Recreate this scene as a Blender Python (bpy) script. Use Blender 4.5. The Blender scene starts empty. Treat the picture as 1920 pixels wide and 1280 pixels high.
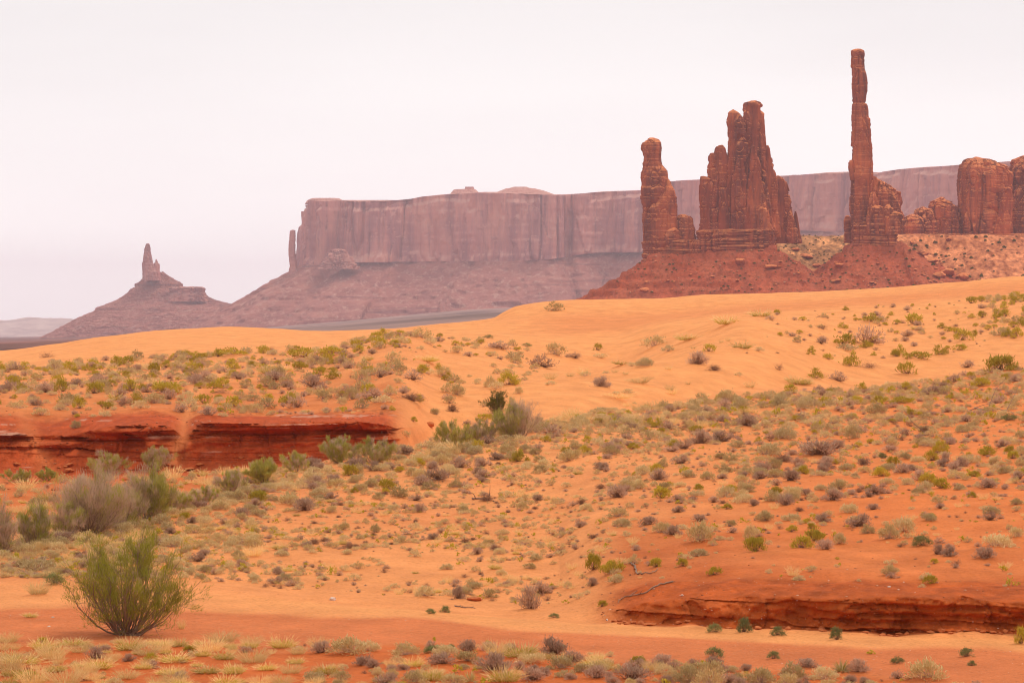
import bpy, math, random
import numpy as np

# ------------------------------------------------------------------ camera, sky, sun, exposure
SC = bpy.context.scene
F = 5444.0          # focal length in pixels of a 1920 wide picture
ZC = 8.0            # camera height above the dry wash datum
HR = 612.0          # picture row of the true horizon
cam_d = bpy.data.cameras.new("camera"); cam = bpy.data.objects.new("camera", cam_d)
SC.collection.objects.link(cam); SC.camera = cam
cam.location = (0, 0, ZC); cam.rotation_euler = (math.radians(90), 0, 0)
cam_d.sensor_width = 36; cam_d.lens = 36 * F / 1920; cam_d.shift_y = -(640 - HR) / 1920
cam_d.clip_start = 0.5; cam_d.clip_end = 40000

SUN_EL, SUN_AZ = math.radians(62), math.radians(65)     # azimuth from +Y (view direction) towards +X
W = bpy.data.worlds.new("World"); SC.world = W; W.use_nodes = True
nt = W.node_tree; nt.nodes.clear()
def wn(t, **k):
    n = nt.nodes.new(t)
    for a, b in k.items(): setattr(n, a, b)
    return n
out = wn('ShaderNodeOutputWorld'); bg = wn('ShaderNodeBackground')
sky = wn('ShaderNodeTexSky', sky_type='NISHITA', sun_disc=False)
sky.sun_elevation = SUN_EL; sky.sun_rotation = SUN_AZ
tc = wn('ShaderNodeTexCoord'); mp = wn('ShaderNodeMapping'); mp.inputs['Scale'].default_value = (1.0, 1.0, 5.0)
nz = wn('ShaderNodeTexNoise'); nz.inputs['Scale'].default_value = 3.2; nz.inputs['Detail'].default_value = 6
cr = wn('ShaderNodeValToRGB')
cr.color_ramp.elements[0].position = 0.38; cr.color_ramp.elements[0].color = (8.85, 8.42, 8.38, 1)
cr.color_ramp.elements[1].position = 0.66; cr.color_ramp.elements[1].color = (9.5, 9.1, 9.0, 1)
mx = wn('ShaderNodeMix', data_type='RGBA'); mx.inputs[0].default_value = 0.94
sep = wn('ShaderNodeSeparateXYZ'); lt = wn('ShaderNodeMapRange')
lt.inputs['From Min'].default_value = -0.10; lt.inputs['From Max'].default_value = -0.02
mg = wn('ShaderNodeMix', data_type='RGBA'); mg.inputs[6].default_value = (2.4, 1.3, 0.7, 1)
L = nt.links.new
L(tc.outputs['Generated'], mp.inputs[0]); L(mp.outputs[0], nz.inputs['Vector']); L(nz.outputs['Fac'], cr.inputs[0])
L(sky.outputs[0], mx.inputs[6]); L(cr.outputs[0], mx.inputs[7])
L(tc.outputs['Generated'], sep.inputs[0]); L(sep.outputs['Z'], lt.inputs['Value']); L(lt.outputs[0], mg.inputs[0])
hzr = nramp0 = wn('ShaderNodeMapRange'); hzr.interpolation_type = 'SMOOTHSTEP'      # overcast brightens towards the horizon
hzr.inputs['From Min'].default_value = 0.0; hzr.inputs['From Max'].default_value = 0.13; hzr.inputs['To Min'].default_value = 1.42; hzr.inputs['To Max'].default_value = 1.05
L(sep.outputs['Z'], hzr.inputs['Value'])
sc_ = wn('ShaderNodeVectorMath', operation='SCALE'); L(mx.outputs[2], sc_.inputs[0]); L(hzr.outputs[0], sc_.inputs['Scale'])
L(sc_.outputs[0], mg.inputs[7]); L(mg.outputs[2], bg.inputs['Color'])
bg.inputs['Strength'].default_value = 0.1
L(bg.outputs[0], out.inputs['Surface'])

sd = bpy.data.lights.new("sun", 'SUN'); so = bpy.data.objects.new("sun", sd); SC.collection.objects.link(so)
sd.energy = 1.5; sd.angle = math.radians(10); sd.color = (1.0, 0.93, 0.85)
so.location = (0, 0, 400); so.rotation_euler = (math.radians(90) - SUN_EL, 0, -SUN_AZ + math.pi)
SC.view_settings.view_transform = 'Standard'; SC.view_settings.look = 'None'
SC.view_settings.exposure = 0.0; SC.view_settings.gamma = 1.0; SC.view_settings.use_curve_mapping = False
SC.render.engine = 'CYCLES'
SC.cycles.volume_bounces = 1; SC.cycles.max_bounces = 5; SC.cycles.diffuse_bounces = 3
SC.cycles.filter_width = 1.05
SC.cycles.use_denoising = True; SC.cycles.denoising_prefilter = 'ACCURATE'; SC.cycles.denoising_input_passes = 'RGB_ALBEDO_NORMAL'

# ------------------------------------------------------------------ numeric helpers
rng = np.random.default_rng(11)
def hash3(i, j, k, s):
    h = (i.astype(np.uint32) * np.uint32(374761393) + j.astype(np.uint32) * np.uint32(668265263)
         + k.astype(np.uint32) * np.uint32(2147483647) + np.uint32((s * 974634777) & 0xffffffff))
    h = (h ^ (h >> np.uint32(13))) * np.uint32(1274126177)
    h = (h ^ (h >> np.uint32(15))) * np.uint32(2246822519)
    return (h ^ (h >> np.uint32(16))).astype(np.float32) / np.float32(4294967295.0)
def vnoise(x, y, z, s=0):
    x = np.asarray(x, np.float64); y = np.asarray(y, np.float64) + 0 * x; z = np.asarray(z, np.float64) + 0 * x
    xi, yi, zi = np.floor(x), np.floor(y), np.floor(z)
    fx, fy, fz = [(a - b).astype(np.float32) for a, b in ((x, xi), (y, yi), (z, zi))]
    u, v, w = [f * f * f * (f * (f * 6 - 15) + 10) for f in (fx, fy, fz)]
    xi, yi, zi = [a.astype(np.int64) for a in (xi, yi, zi)]
    r = 0
    for dx in (0, 1):
        for dy in (0, 1):
            for dz in (0, 1):
                r = r + hash3(xi + dx, yi + dy, zi + dz, s) * (u if dx else 1 - u) * (v if dy else 1 - v) * (w if dz else 1 - w)
    return r * 2 - 1
def fbm(x, y, z=0.0, oct=4, s=0, gain=0.5):
    r, a, f, n = 0, 1.0, 1.0, 0
    for o in range(oct):
        r = r + a * vnoise(np.asarray(x) * f, np.asarray(y) * f, np.asarray(z) * f, s + o * 17); n += a
        a *= gain; f *= 2.03
    return r / n
def pchip(x, y, q):
    x = np.asarray(x, float); y = np.asarray(y, float); q = np.asarray(q, float)
    h = np.diff(x); d = np.diff(y) / h; m = np.zeros_like(y)
    for k in range(1, len(x) - 1):
        if d[k - 1] * d[k] > 0:
            w1, w2 = 2 * h[k] + h[k - 1], h[k] + 2 * h[k - 1]
            m[k] = (w1 + w2) / (w1 / d[k - 1] + w2 / d[k])
    m[0], m[-1] = d[0], d[-1]
    i = np.clip(np.searchsorted(x, q) - 1, 0, len(x) - 2); t = np.clip((q - x[i]) / h[i], 0, 1)
    t2, t3 = t * t, t * t * t
    return (2*t3-3*t2+1)*y[i] + (t3-2*t2+t)*h[i]*m[i] + (-2*t3+3*t2)*y[i+1] + (t3-t2)*h[i]*m[i+1]
def smooth(a, b, x): t = np.clip((x - a) / (b - a), 0, 1); return t * t * (3 - 2 * t)
def lin(r, g, b):       # sRGB 0..255 -> linear
    return np.array([(c / 255 / 12.92) if c / 255 < .04045 else ((c / 255 + .055) / 1.055) ** 2.4 for c in (r, g, b)])

def mesh_np(name, V, Fc, mats=(), parent=None, attrs=None, smooth_f=True, midx=None, link=True):
    me = bpy.data.meshes.new(name); V = np.asarray(V, np.float32); Fc = np.asarray(Fc, np.int32)
    n, k = Fc.shape
    me.vertices.add(len(V)); me.vertices.foreach_set('co', V.ravel())
    me.loops.add(n * k); me.loops.foreach_set('vertex_index', Fc.ravel())
    me.polygons.add(n); me.polygons.foreach_set('loop_start', np.arange(0, n * k, k, dtype=np.int32))
    try: me.polygons.foreach_set('loop_total', np.full(n, k, np.int32))
    except Exception: pass
    for m in mats: me.materials.append(m)
    if midx is not None: me.polygons.foreach_set('material_index', np.asarray(midx, np.int32))
    if smooth_f: me.polygons.foreach_set('use_smooth', np.ones(n, bool))
    for an, av in (attrs or {}).items():
        av = np.asarray(av, np.float32)
        if av.ndim == 1:
            a = me.attributes.new(an, 'FLOAT', 'POINT'); a.data.foreach_set('value', av)
        else:
            a = me.attributes.new(an, 'FLOAT_COLOR', 'POINT')
            a.data.foreach_set('color', np.concatenate([av, np.ones((len(av), 1), np.float32)], 1).ravel())
    me.update(calc_edges=True)
    if not link: return me
    o = bpy.data.objects.new(name, me); SC.collection.objects.link(o)
    if parent is not None: o.parent = parent
    return o
def tag(o, label=None, cat=None, group=None, kind=None):
    if label: o['label'] = label
    if cat: o['category'] = cat
    if group: o['group'] = group
    if kind: o['kind'] = kind
    return o
def empty(name, loc):
    o = bpy.data.objects.new(name, None); o.location = loc; o.empty_display_size = 0.2
    SC.collection.objects.link(o); return o
def grid_faces(nr, nc, wrap=False):
    r = np.arange(nr - 1)[:, None]; c = np.arange(nc if wrap else nc - 1)[None, :]; c2 = (c + 1) % nc
    return np.stack([(r * nc + c), (r * nc + c2), ((r + 1) * nc + c2), ((r + 1) * nc + c)], -1).reshape(-1, 4)

# ------------------------------------------------------------------ material helpers
def new_mat(name):
    m = bpy.data.materials.new(name); m.use_nodes = True; t = m.node_tree; t.nodes.clear()
    o = t.nodes.new('ShaderNodeOutputMaterial'); b = t.nodes.new('ShaderNodeBsdfPrincipled')
    b.inputs['Roughness'].default_value = 0.95; b.inputs['Specular IOR Level'].default_value = 0.1
    t.links.new(b.outputs[0], o.inputs[0])
    return m, t, b
def nnoise(t, vec, scale, detail=4, rough=0.55, sc=None):
    n = t.nodes.new('ShaderNodeTexNoise'); n.inputs['Scale'].default_value = scale
    n.inputs['Detail'].default_value = detail; n.inputs['Roughness'].default_value = rough
    if sc is not None:
        mp = t.nodes.new('ShaderNodeMapping'); mp.inputs['Scale'].default_value = sc; t.links.new(vec, mp.inputs[0]); vec = mp.outputs[0]
    t.links.new(vec, n.inputs['Vector']); return n.outputs['Fac']
def nramp(t, fac, stops):
    r = t.nodes.new('ShaderNodeValToRGB'); e = r.color_ramp.elements
    while len(e) < len(stops): e.new(0.5)
    for k, (p, c) in enumerate(stops): e[k].position = p; e[k].color = (*c, 1) if len(c) == 3 else c
    t.links.new(fac, r.inputs[0]); return r.outputs[0]
def nmix(t, fac, a, b, mode='MIX'):
    m = t.nodes.new('ShaderNodeMix'); m.data_type = 'RGBA'; m.blend_type = mode
    for s, i in ((fac, 0), (a, 6), (b, 7)):
        if hasattr(s, 'is_output'): t.links.new(s, m.inputs[i])
        elif i == 0: m.inputs[0].default_value = s
        else: m.inputs[i].default_value = (*s, 1)
    return m.outputs[2]
def nbump(t, b, h, strength, dist, prev=None):
    n = t.nodes.new('ShaderNodeBump'); n.inputs['Strength'].default_value = strength; n.inputs['Distance'].default_value = dist
    t.links.new(h, n.inputs['Height'])
    if prev is not None: t.links.new(prev, n.inputs['Normal'])
    t.links.new(n.outputs[0], b.inputs['Normal']); return n.outputs[0]
def wpos(t): return t.nodes.new('ShaderNodeNewGeometry').outputs['Position']
def nattr(t, name):
    a = t.nodes.new('ShaderNodeAttribute'); a.attribute_name = name; return a

# ------------------------------------------------------------------ ground: one sheet from under the camera to the horizon
U = [-500, 0, 150, 330, 480, 650, 740, 830, 930, 1030, 1100, 1250, 1330, 1400, 1500, 1600, 1750, 1920, 2400]
def K(d, q):            # sparse {u: value} -> smooth curve over q
    ks = sorted(d); return pchip(ks, [d[k] for k in ks], np.clip(q, ks[0], ks[-1]))
uin = np.linspace(-40, 1960, 1000)
ul = -40 - np.cumsum(np.geomspace(3, 330, 36)); ur = 1960 + np.cumsum(np.geomspace(3, 330, 36))
UG = np.concatenate([ul[::-1], uin, ur]); NC = len(UG)
knots = []              # (Y(u), z(u)) per knot, z relative to the camera
def kn_z(Y, z): knots.append((K(Y, UG), K(z, UG)))
def kn_row(Y, row): y = K(Y, UG); knots.append((y, -(K(row, UG) - HR) / F * y))
def c(v): return {0: v, 1: v}
kn_z(c(-30), c(-1.7)); kn_z(c(3), c(-1.7)); kn_z(c(30), c(-6.3))
kn_z({0: 56, 1920: 53}, c(-7.1))
kn_z({0: 68, 330: 67.5, 830: 67.2, 1100: 64.8, 1400: 62.6, 1600: 61, 1920: 58.5}, c(-7.3))
kn_row({0: 79, 480: 76.5, 830: 73.5, 1100: 71.5, 1600: 68, 1920: 67}, {0: 1115, 150: 1116, 330: 1120, 480: 1131, 650: 1141, 830: 1152, 1030: 1166, 1250: 1181, 1400: 1191, 1600: 1198, 1920: 1206})
bankm = smooth(1085, 1190, UG)
kn_row({0: 81, 480: 78.5, 830: 75.5, 1100: 73, 1600: 69.7, 1920: 68.5}, {0: 1103, 330: 1108, 650: 1131, 830: 1143, 1030: 1158, 1120: 1164, 1250: 1171, 1400: 1179, 1600: 1186, 1750: 1188, 1920: 1184})
kn_row({0: 83, 480: 80.5, 830: 77.5, 1080: 74.8, 1150: 73.9, 1600: 70.3, 1920: 69.1}, {0: 1094, 330: 1098, 650: 1122, 830: 1134, 1030: 1149, 1090: 1148, 1150: 1137, 1250: 1122, 1400: 1119, 1600: 1119, 1750: 1121, 1920: 1124})
kn_row({0: 86, 480: 84, 830: 81, 1080: 78, 1150: 76.4, 1600: 73.5, 1920: 72.5}, {0: 1080, 330: 1085, 650: 1106, 830: 1117, 1030: 1128, 1090: 1116, 1150: 1102, 1250: 1093, 1400: 1088, 1600: 1088, 1920: 1090})
CY = {-500: 86, 0: 92, 150: 98, 330: 108, 480: 120, 650: 132, 830: 142, 1030: 155, 1100: 160, 1250: 175, 1400: 190, 1600: 205, 1750: 215, 1920: 225, 2400: 240}
CR = {-500: 1062, 0: 1040, 150: 1000, 330: 950, 480: 902, 650: 860, 830: 838, 930: 812, 1030: 793, 1100: 782, 1250: 765, 1400: 745, 1600: 735, 1750: 718, 1920: 692, 2400: 650}
cy, crz = K(CY, UG), -(K(CR, UG) - HR) / F * K(CY, UG)
y8, z8 = knots[-1]; f_ = 0.5
knots.append((y8 + (cy - y8) * f_, z8 + (crz - z8) * 0.47)); knots.append((cy, crz))
kn_z({-500: 108, 0: 110, 150: 115, 330: 125, 480: 135, 650: 147, 830: 157, 1030: 168, 1250: 188, 1400: 203, 1600: 218, 1920: 240, 2400: 255},
     {0: -7.75, 150: -7.9, 330: -7.9, 480: -7.6, 650: -7.2, 830: -6.9, 1030: -6.0, 1250: -5.35, 1400: -4.75, 1600: -4.8, 1920: -3.5, 2400: -2.2})
kn_row({0: 158, 740: 160, 830: 172, 1030: 178, 1250: 200, 1400: 215, 1600: 235, 1920: 260, 2400: 270},
       {0: 892, 150: 890, 330: 884, 480: 876, 650: 870, 740: 862, 790: 836, 830: 812, 930: 797, 1030: 778, 1250: 752, 1400: 728, 1600: 724, 1750: 706, 1920: 676, 2400: 640})
AB = 1 - smooth(715, 775, UG)
kn_row({0: 160.3, 740: 162.2, 830: 175, 1030: 183, 1250: 206, 1400: 222, 1600: 243, 1920: 266, 2400: 275},
       {-500: 822, 0: 835, 150: 842, 250: 836, 330: 842, 380: 826, 480: 829, 650: 824, 720: 826, 760: 815, 830: 800, 930: 785, 1030: 762, 1250: 730, 1400: 703, 1600: 708, 1920: 662, 2400: 628})
kn_row({0: 161.1, 740: 162.9, 830: 178, 1030: 189, 1250: 214, 1400: 231, 1600: 250, 1920: 272, 2400: 282},
       {-500: 790, 0: 806, 90: 822, 150: 812, 250: 795, 320: 800, 345: 818, 375: 796, 420: 791, 480: 789, 650: 789, 720: 793, 745: 803, 790: 794, 830: 778, 930: 760, 1030: 742, 1250: 708, 1400: 676, 1600: 690, 1920: 648, 2400: 615})
kn_row({0: 172, 740: 176, 830: 192, 1030: 205, 1250: 228, 1400: 246, 1600: 262, 1920: 282, 2400: 295},
       {-500: 760, 0: 764, 150: 768, 330: 762, 480: 764, 650: 760, 740: 750, 830: 738, 930: 730, 1030: 718, 1250: 680, 1330: 655, 1400: 643, 1500: 650, 1600: 665, 1750: 655, 1920: 628, 2400: 598})
kn_row({-500: 262, 0: 258, 480: 262, 650: 268, 740: 272, 930: 280, 1030: 285, 1250: 296, 1400: 300, 1600: 315, 1920: 320, 2400: 330},
       {-500: 700, 0: 695, 150: 690, 330: 684, 480: 672, 600: 664, 650: 652, 740: 630, 830: 640, 930: 650, 1030: 680, 1130: 690, 1250: 648, 1330: 618, 1400: 596, 1500: 602, 1600: 616, 1750: 618, 1920: 590, 2400: 560})
kn_row({-500: 300, 0: 300, 650: 308, 740: 312, 1030: 320, 1400: 335, 1920: 355, 2400: 365},
       {-500: 690, 0: 683, 150: 668, 330: 655, 480: 648, 650: 646, 740: 640, 830: 630, 930: 634, 1030: 640, 1130: 642, 1250: 612, 1330: 600, 1400: 594, 1600: 588, 1750: 578, 1920: 560, 2400: 535})
kn_row({-500: 370, 0: 372, 480: 380, 740: 372, 930: 362, 1100: 368, 1400: 385, 1920: 405, 2400: 410},
       {-500: 675, 0: 669, 150: 650, 330: 634, 480: 631, 650: 630, 740: 626, 830: 614, 930: 608, 1030: 601, 1130: 600, 1250: 594, 1400: 580, 1600: 565, 1920: 536, 2400: 514})
kn_row({-500: 430, 0: 430, 480: 445, 740: 430, 930: 415, 1100: 425, 1400: 440, 1920: 455, 2400: 460},
       {-500: 672, 0: 657, 100: 645, 200: 630, 350: 616, 430: 613, 500: 615, 600: 620.5, 700: 618, 830: 606.5, 900: 600, 925: 596, 945: 585, 970: 574, 1060: 563, 1150: 561, 1220: 560.5, 1330: 553, 1500: 548, 1600: 543, 1700: 537, 1800: 528, 1920: 518, 2400: 496})
y_, z_ = knots[-1]; knots.append((y_ + 32, z_ - 5.5))
kn_z(c(700), {0: -14, 600: -12, 900: -9, 1200: -5, 1920: -2})
kn_row(c(1500), {0: 652, 300: 640, 600: 628, 900: 600, 1200: 580, 1920: 570})
kn_row(c(3500), {0: 643, 300: 633, 600: 611, 750: 598, 900: 587, 1200: 578, 1920: 560})
kn_row(c(5500), {0: 637.5, 300: 626, 600: 606, 750: 593, 900: 580, 1200: 572, 1920: 550})
kn_row(c(13600), {0: 631.5, 1920: 620}); kn_row(c(15000), {0: 632, 1920: 622})
#      0  1   2   3   4   5   6   7    8   9    10  11  12  13  14  15  16  17  18  19  20  21  22  23 24
NSEG = [6, 10, 22, 90, 70, 26, 34, 34, 120, 120, 26, 60, 40, 44, 46, 80, 30, 40, 40, 14, 10, 10, 10, 10, 6]
KY = np.array([k[0] for k in knots]); KZ = np.array([k[1] for k in knots])      # (nk, NC)
NSEG = NSEG[:len(knots) - 1]
# monotone cubic in Y for every column at once
h = np.diff(KY, axis=0); d = np.diff(KZ, axis=0) / h; M = np.zeros_like(KZ)
w1, w2 = 2 * h[1:] + h[:-1], h[1:] + 2 * h[:-1]
with np.errstate(divide='ignore', invalid='ignore'):
    M[1:-1] = np.where(d[:-1] * d[1:] > 0, (w1 + w2) / (w1 / d[:-1] + w2 / d[1:]), 0)
M[0], M[-1] = d[0], d[-1]
Yg, Zg, Tg = [], [], []
for s, n in enumerate(NSEG):
    t = (np.arange(n) / n)[:, None]; t2, t3 = t * t, t ** 3
    Yg.append(KY[s] + t * h[s])
    Zg.append((2*t3-3*t2+1)*KZ[s] + (t3-2*t2+t)*h[s]*M[s] + (-2*t3+3*t2)*KZ[s+1] + (t3-t2)*h[s]*M[s+1])
    Tg.append(s + t + 0 * UG[None])
Yg = np.concatenate(Yg + [KY[-1:]]); Zg = np.concatenate(Zg + [KZ[-1:]]); Tg = np.concatenate(Tg + [np.full((1, NC), len(NSEG) * 1.0)])
NR = len(Yg); UU = np.broadcast_to(UG[None], Yg.shape)
Xg = (UU - 960) / F * np.maximum(Yg, 30)
# knots: 4 wash near, 5 wash far, 6 bank foot, 7 face top, 8 lip, 9 mid, 10 crest, 11 gully, 12 arroyo foot, 13 ledge foot, 14 ledge top, 15 shelf, 16 field, 17 dip, 18 dune mid, 19 crest
def band(a, b, e): return smooth(a - e, a + e, Tg) * (1 - smooth(b - e, b + e, Tg))
near = Tg < 20.5
wob_ = fbm(UU / 30, Tg * 1.5, 0, 3, 63)
def chute(u0, sl, wd, dp): return 1 - dp * np.exp(-((UU - u0 - sl * (Tg - 13) - 12 * wob_) / wd) ** 2)
AB2 = AB[None] * chute(334, 14, 15, .8) * chute(70, -18, 22, .45)
ABc = .45 * AB[None] + .55 * AB2
bank = band(5.6, 8.0, .35) * bankm[None]; face = band(6.0, 7.0, .12) * bankm[None]
arro = band(11.7, 14.6, .25) * AB2; aface = band(12.9, 14.0, .1) * AB2
wash = band(4.0, 5.0, .08); slope = band(5.6, 10.3, .4) * (1 - bank); dune = smooth(16.2, 18.0, Tg) * near
field = band(14.3, 17.0, .5)
N1 = fbm(Xg / 7, Yg / 7, 0, 4, 3); N2 = fbm(Xg / 1.3, Yg / 1.6, 0, 4, 8); N3 = fbm(Xg / 22, Yg / 30, 0, 3, 5)
amp = 0.05 + 0.11 * slope + 0.30 * field * (1 - .6 * arro) + 0.11 * dune + 0.10 * band(10.3, 12, .3)
amp2 = 0.014 + 0.060 * slope + 0.06 * field + 0.11 * bank + 0.13 * arro + 0.02 * band(2.5, 3.9, .2)
amp2 = amp2 * (1 - .8 * smooth(16.6, 17.8, Tg)); fade = (Tg < 19.2).astype(float) * smooth(1.0, 2.2, Tg)
Zg = Zg + fade * (amp * N1 * (1 - .85 * wash) + amp2 * N2 * (1 - .7 * wash))
Zg = Zg + fade * 0.55 * dune * (1 - smooth(18.2, 19, Tg)) * N3
Zw = Zg + ZC
# ledges and overhangs: strata push the bank faces in and out
st1 = vnoise(Xg / 3.0, 0 * Xg, Zw / 0.16, 31) * .6 + vnoise(Xg / .45, Yg / 2, Zw / 0.12, 32) * .7 + fbm(Xg / 1.4, 0, Zw / .5, 3, 33) * .8
qz = lambda a: np.round(1.6 * a)      # crisp beds
rill = fbm(Xg / 1.1, Yg / 9, 0, 4, 47)
st2 = vnoise(Xg / 8.0, 0 * Xg, Zw / 0.38, 41) * .9 + vnoise(Xg / 1.3, Yg / 4, Zw / 0.25, 42) * .5 + fbm(Xg / 3.2, 0, Zw / 1.2, 3, 43)
st1 = st1 + .8 * qz(vnoise(Xg / 5, 0 * Xg, Zw / .13, 35)) + .5 * qz(vnoise(Xg / .5, Yg / 3, Zw / .5, 36)) + .9 * fbm(Xg / .22, Yg / .5, Zw / .14, 3, 34)
st2 = st2 + .7 * qz(vnoise(Xg / 16, 0 * Xg, Zw / .30, 45)) + .45 * qz(vnoise(Xg / 1.6, Yg / 6, Zw / 1.4, 46)) + .55 * fbm(Xg / .6, Yg / 2, Zw / .35, 3, 44) 
over = band(6.55, 7.15, .2) * bankm[None] * np.clip(0.2 + .6 * fbm(Xg / 2.2, 0, 0, 3, 77), 0, .5)
aover = band(13.45, 14.1, .2) * AB2 * np.clip(0.12 + .9 * fbm(Xg / 5, 0, 0, 3, 78) + .75 * smooth(372, 385, UU) * (1 - smooth(725, 745, UU)) + .7 * smooth(165, 185, UU) * (1 - smooth(255, 268, UU)), 0, 1.15)
Yw = Yg - face * 0.17 * st1 - over - (aface * 0.42 + arro * .16) * st2 - aover - .38 * band(11.9, 13.3, .35) * AB2 * rill
Yw = Yw - .45 * fbm(Xg / 2.6, 0, 0, 3, 88) * band(5.9, 7.5, .4) * bankm[None] - .8 * fbm(Xg / 6, 0, 0, 3, 89) * band(12.2, 14.4, .5) * AB2
Xw = Xg + 0.08 * face * vnoise(Xg / .5, Yg, Zw / .3, 55) + 0.2 * aface * vnoise(Xg / 1.1, Yg, Zw / .6, 56)
# far plain roughness
farm = smooth(20, 21, Tg); Zw = Zw + farm * 1.6 * fbm(Xg / 180, Yg / 260, 0, 3, 9)
# soil pigments
def C(r, g, b): return np.array([r, g, b])
sand, dunec, red, washc, bankc, arroc = C(.77,.295,.098), C(.82,.330,.108), C(.57,.140,.034), C(.62,.180,.058), C(.47,.098,.020), C(.46,.082,.022)
soil = np.broadcast_to(sand, (*Yg.shape, 3)).copy()
def lay(m, col):
    global soil
    m = np.clip(m, 0, 1)[..., None]; soil = soil * (1 - m) + col * m
n_edge = .16 * fbm(Xg / 2.5, Yg / 3, 0, 4, 61); T2 = Tg + n_edge
lay(1 - smooth(3.85, 4.05, T2), red)
lay(smooth(3.86, 4.0, T2) * (1 - smooth(4.62, 4.80, T2 - .12 * smooth(900, 1900, UU) * 2.2)), washc)
lay(smooth(4.70, 4.9, T2) * (1 - smooth(5.3, 5.9, T2)) * (.35 + .65 * smooth(330, 620, UU)), dunec * .97)
lay((smooth(5.75, 6.05, T2) * (1 - smooth(7.7, 8.9, T2 + n_edge))) * bankm[None], bankc)
lay(slope * smooth(.05, .5, N3 + .5 * N1) * .35, washc); lay(slope * smooth(1100, 1700, UU) * .75, C(.72, .20, .050))
lay(smooth(10.6, 11.3, T2) * (1 - smooth(11.9, 12.2, T2)) * (1 - smooth(420, 640, UU)) * .8, red)
lay(smooth(11.75, 12.05, T2) * (1 - smooth(14.2, 14.75, T2)) * ABc, arroc)
lay(smooth(14.2, 14.6, T2) * (1 - smooth(14.9, 15.7, T2 + n_edge)) * AB2 * .6, red)
lay(smooth(15.9, 17.2, T2), dunec); lay(smooth(11.2, 12.5, T2) * (1 - AB2) * smooth(760, 880, UU) * smooth(.0, .6, 1 - np.abs(N3)) * .8, dunec)
lay(smooth(17.1, 17.6, T2) * (1 - smooth(17.9, 18.6, T2)) * smooth(900, 1100, UU) * .45, washc)
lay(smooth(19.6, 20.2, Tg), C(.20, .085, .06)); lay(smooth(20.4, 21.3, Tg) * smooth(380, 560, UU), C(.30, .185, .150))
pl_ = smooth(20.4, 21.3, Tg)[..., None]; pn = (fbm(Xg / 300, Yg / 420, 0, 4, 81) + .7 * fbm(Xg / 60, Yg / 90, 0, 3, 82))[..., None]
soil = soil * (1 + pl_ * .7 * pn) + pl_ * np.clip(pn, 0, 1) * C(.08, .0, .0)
crumb = (fbm(Xw / .35, Yw / .6, Zw / .22, 4, 84) * (bank + .8 * arro))[..., None]; soil = soil * (1 + .45 * crumb)
lay(arro * smooth(.45, .6, vnoise(Xw / 6, 0 * Xw, Zw / .10, 85)) * smooth(.1, .4, fbm(Xw / 1.5, Yw, Zw, 3, 86)) * .7, C(.62, .36, .24))
soil = soil * (1 + .12 * fbm(Xg / .9, Yg / 1.2, 0, 3, 71) * near)[..., None]

mG, t, b = new_mat("desert_soil")
P = wpos(t); col = nattr(t, 'soil').outputs['Color']
sp = nnoise(t, P, 9.0, 5, .7); fine = nramp(t, sp, [(.28, (.62, .58, .55)), (.44, (.97, .96, .95)), (.55, (1, 1, 1)), (.75, (1.15, 1.15, 1.15))])
lg = nnoise(t, P, .35, 4, .6); big = nramp(t, lg, [(.3, (.90, .87, .86)), (.7, (1.07, 1.07, 1.08))])
cc = nmix(t, 1.0, nmix(t, 1.0, col, fine, 'MULTIPLY'), big, 'MULTIPLY')
wetm = nattr(t, 'grit').outputs['Fac']
peb = nnoise(t, P, 26, 2, .5); pr = nramp(t, peb, [(.66, (0, 0, 0)), (.74, (1, 1, 1))])
mm = t.nodes.new('ShaderNodeMath'); mm.operation = 'MULTIPLY'; t.links.new(pr, mm.inputs[0]); t.links.new(wetm, mm.inputs[1])
cc = nmix(t, mm.outputs[0], cc, (.62, .40, .26)); t.links.new(cc, b.inputs['Base Color'])
wv = t.nodes.new('ShaderNodeTexWave'); wv.inputs['Scale'].default_value = .55; wv.inputs['Distortion'].default_value = 5; wv.inputs['Detail'].default_value = 3
wv.inputs['Detail Scale'].default_value = .6
mpw = t.nodes.new('ShaderNodeMapping'); mpw.inputs['Rotation'].default_value = (0, 0, 1.1); t.links.new(P, mpw.inputs[0]); t.links.new(mpw.outputs[0], wv.inputs['Vector'])
p1 = nbump(t, b, wv.outputs['Fac'], .10, .03); p2 = nbump(t, b, sp, .7, .07, p1); nbump(t, b, nnoise(t, P, 2.2, 4), .5, .18, p2)
grit = np.clip(band(4.0, 5.0, .2) + .5 * bank + .35 * arro + .2 * (Tg < 4), 0, 1)
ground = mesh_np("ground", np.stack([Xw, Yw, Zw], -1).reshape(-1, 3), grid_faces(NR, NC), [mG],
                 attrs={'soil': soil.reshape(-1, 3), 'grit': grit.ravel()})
tag(ground, 'orange desert sand of dunes, dry wash and plain', kind='structure')

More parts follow.
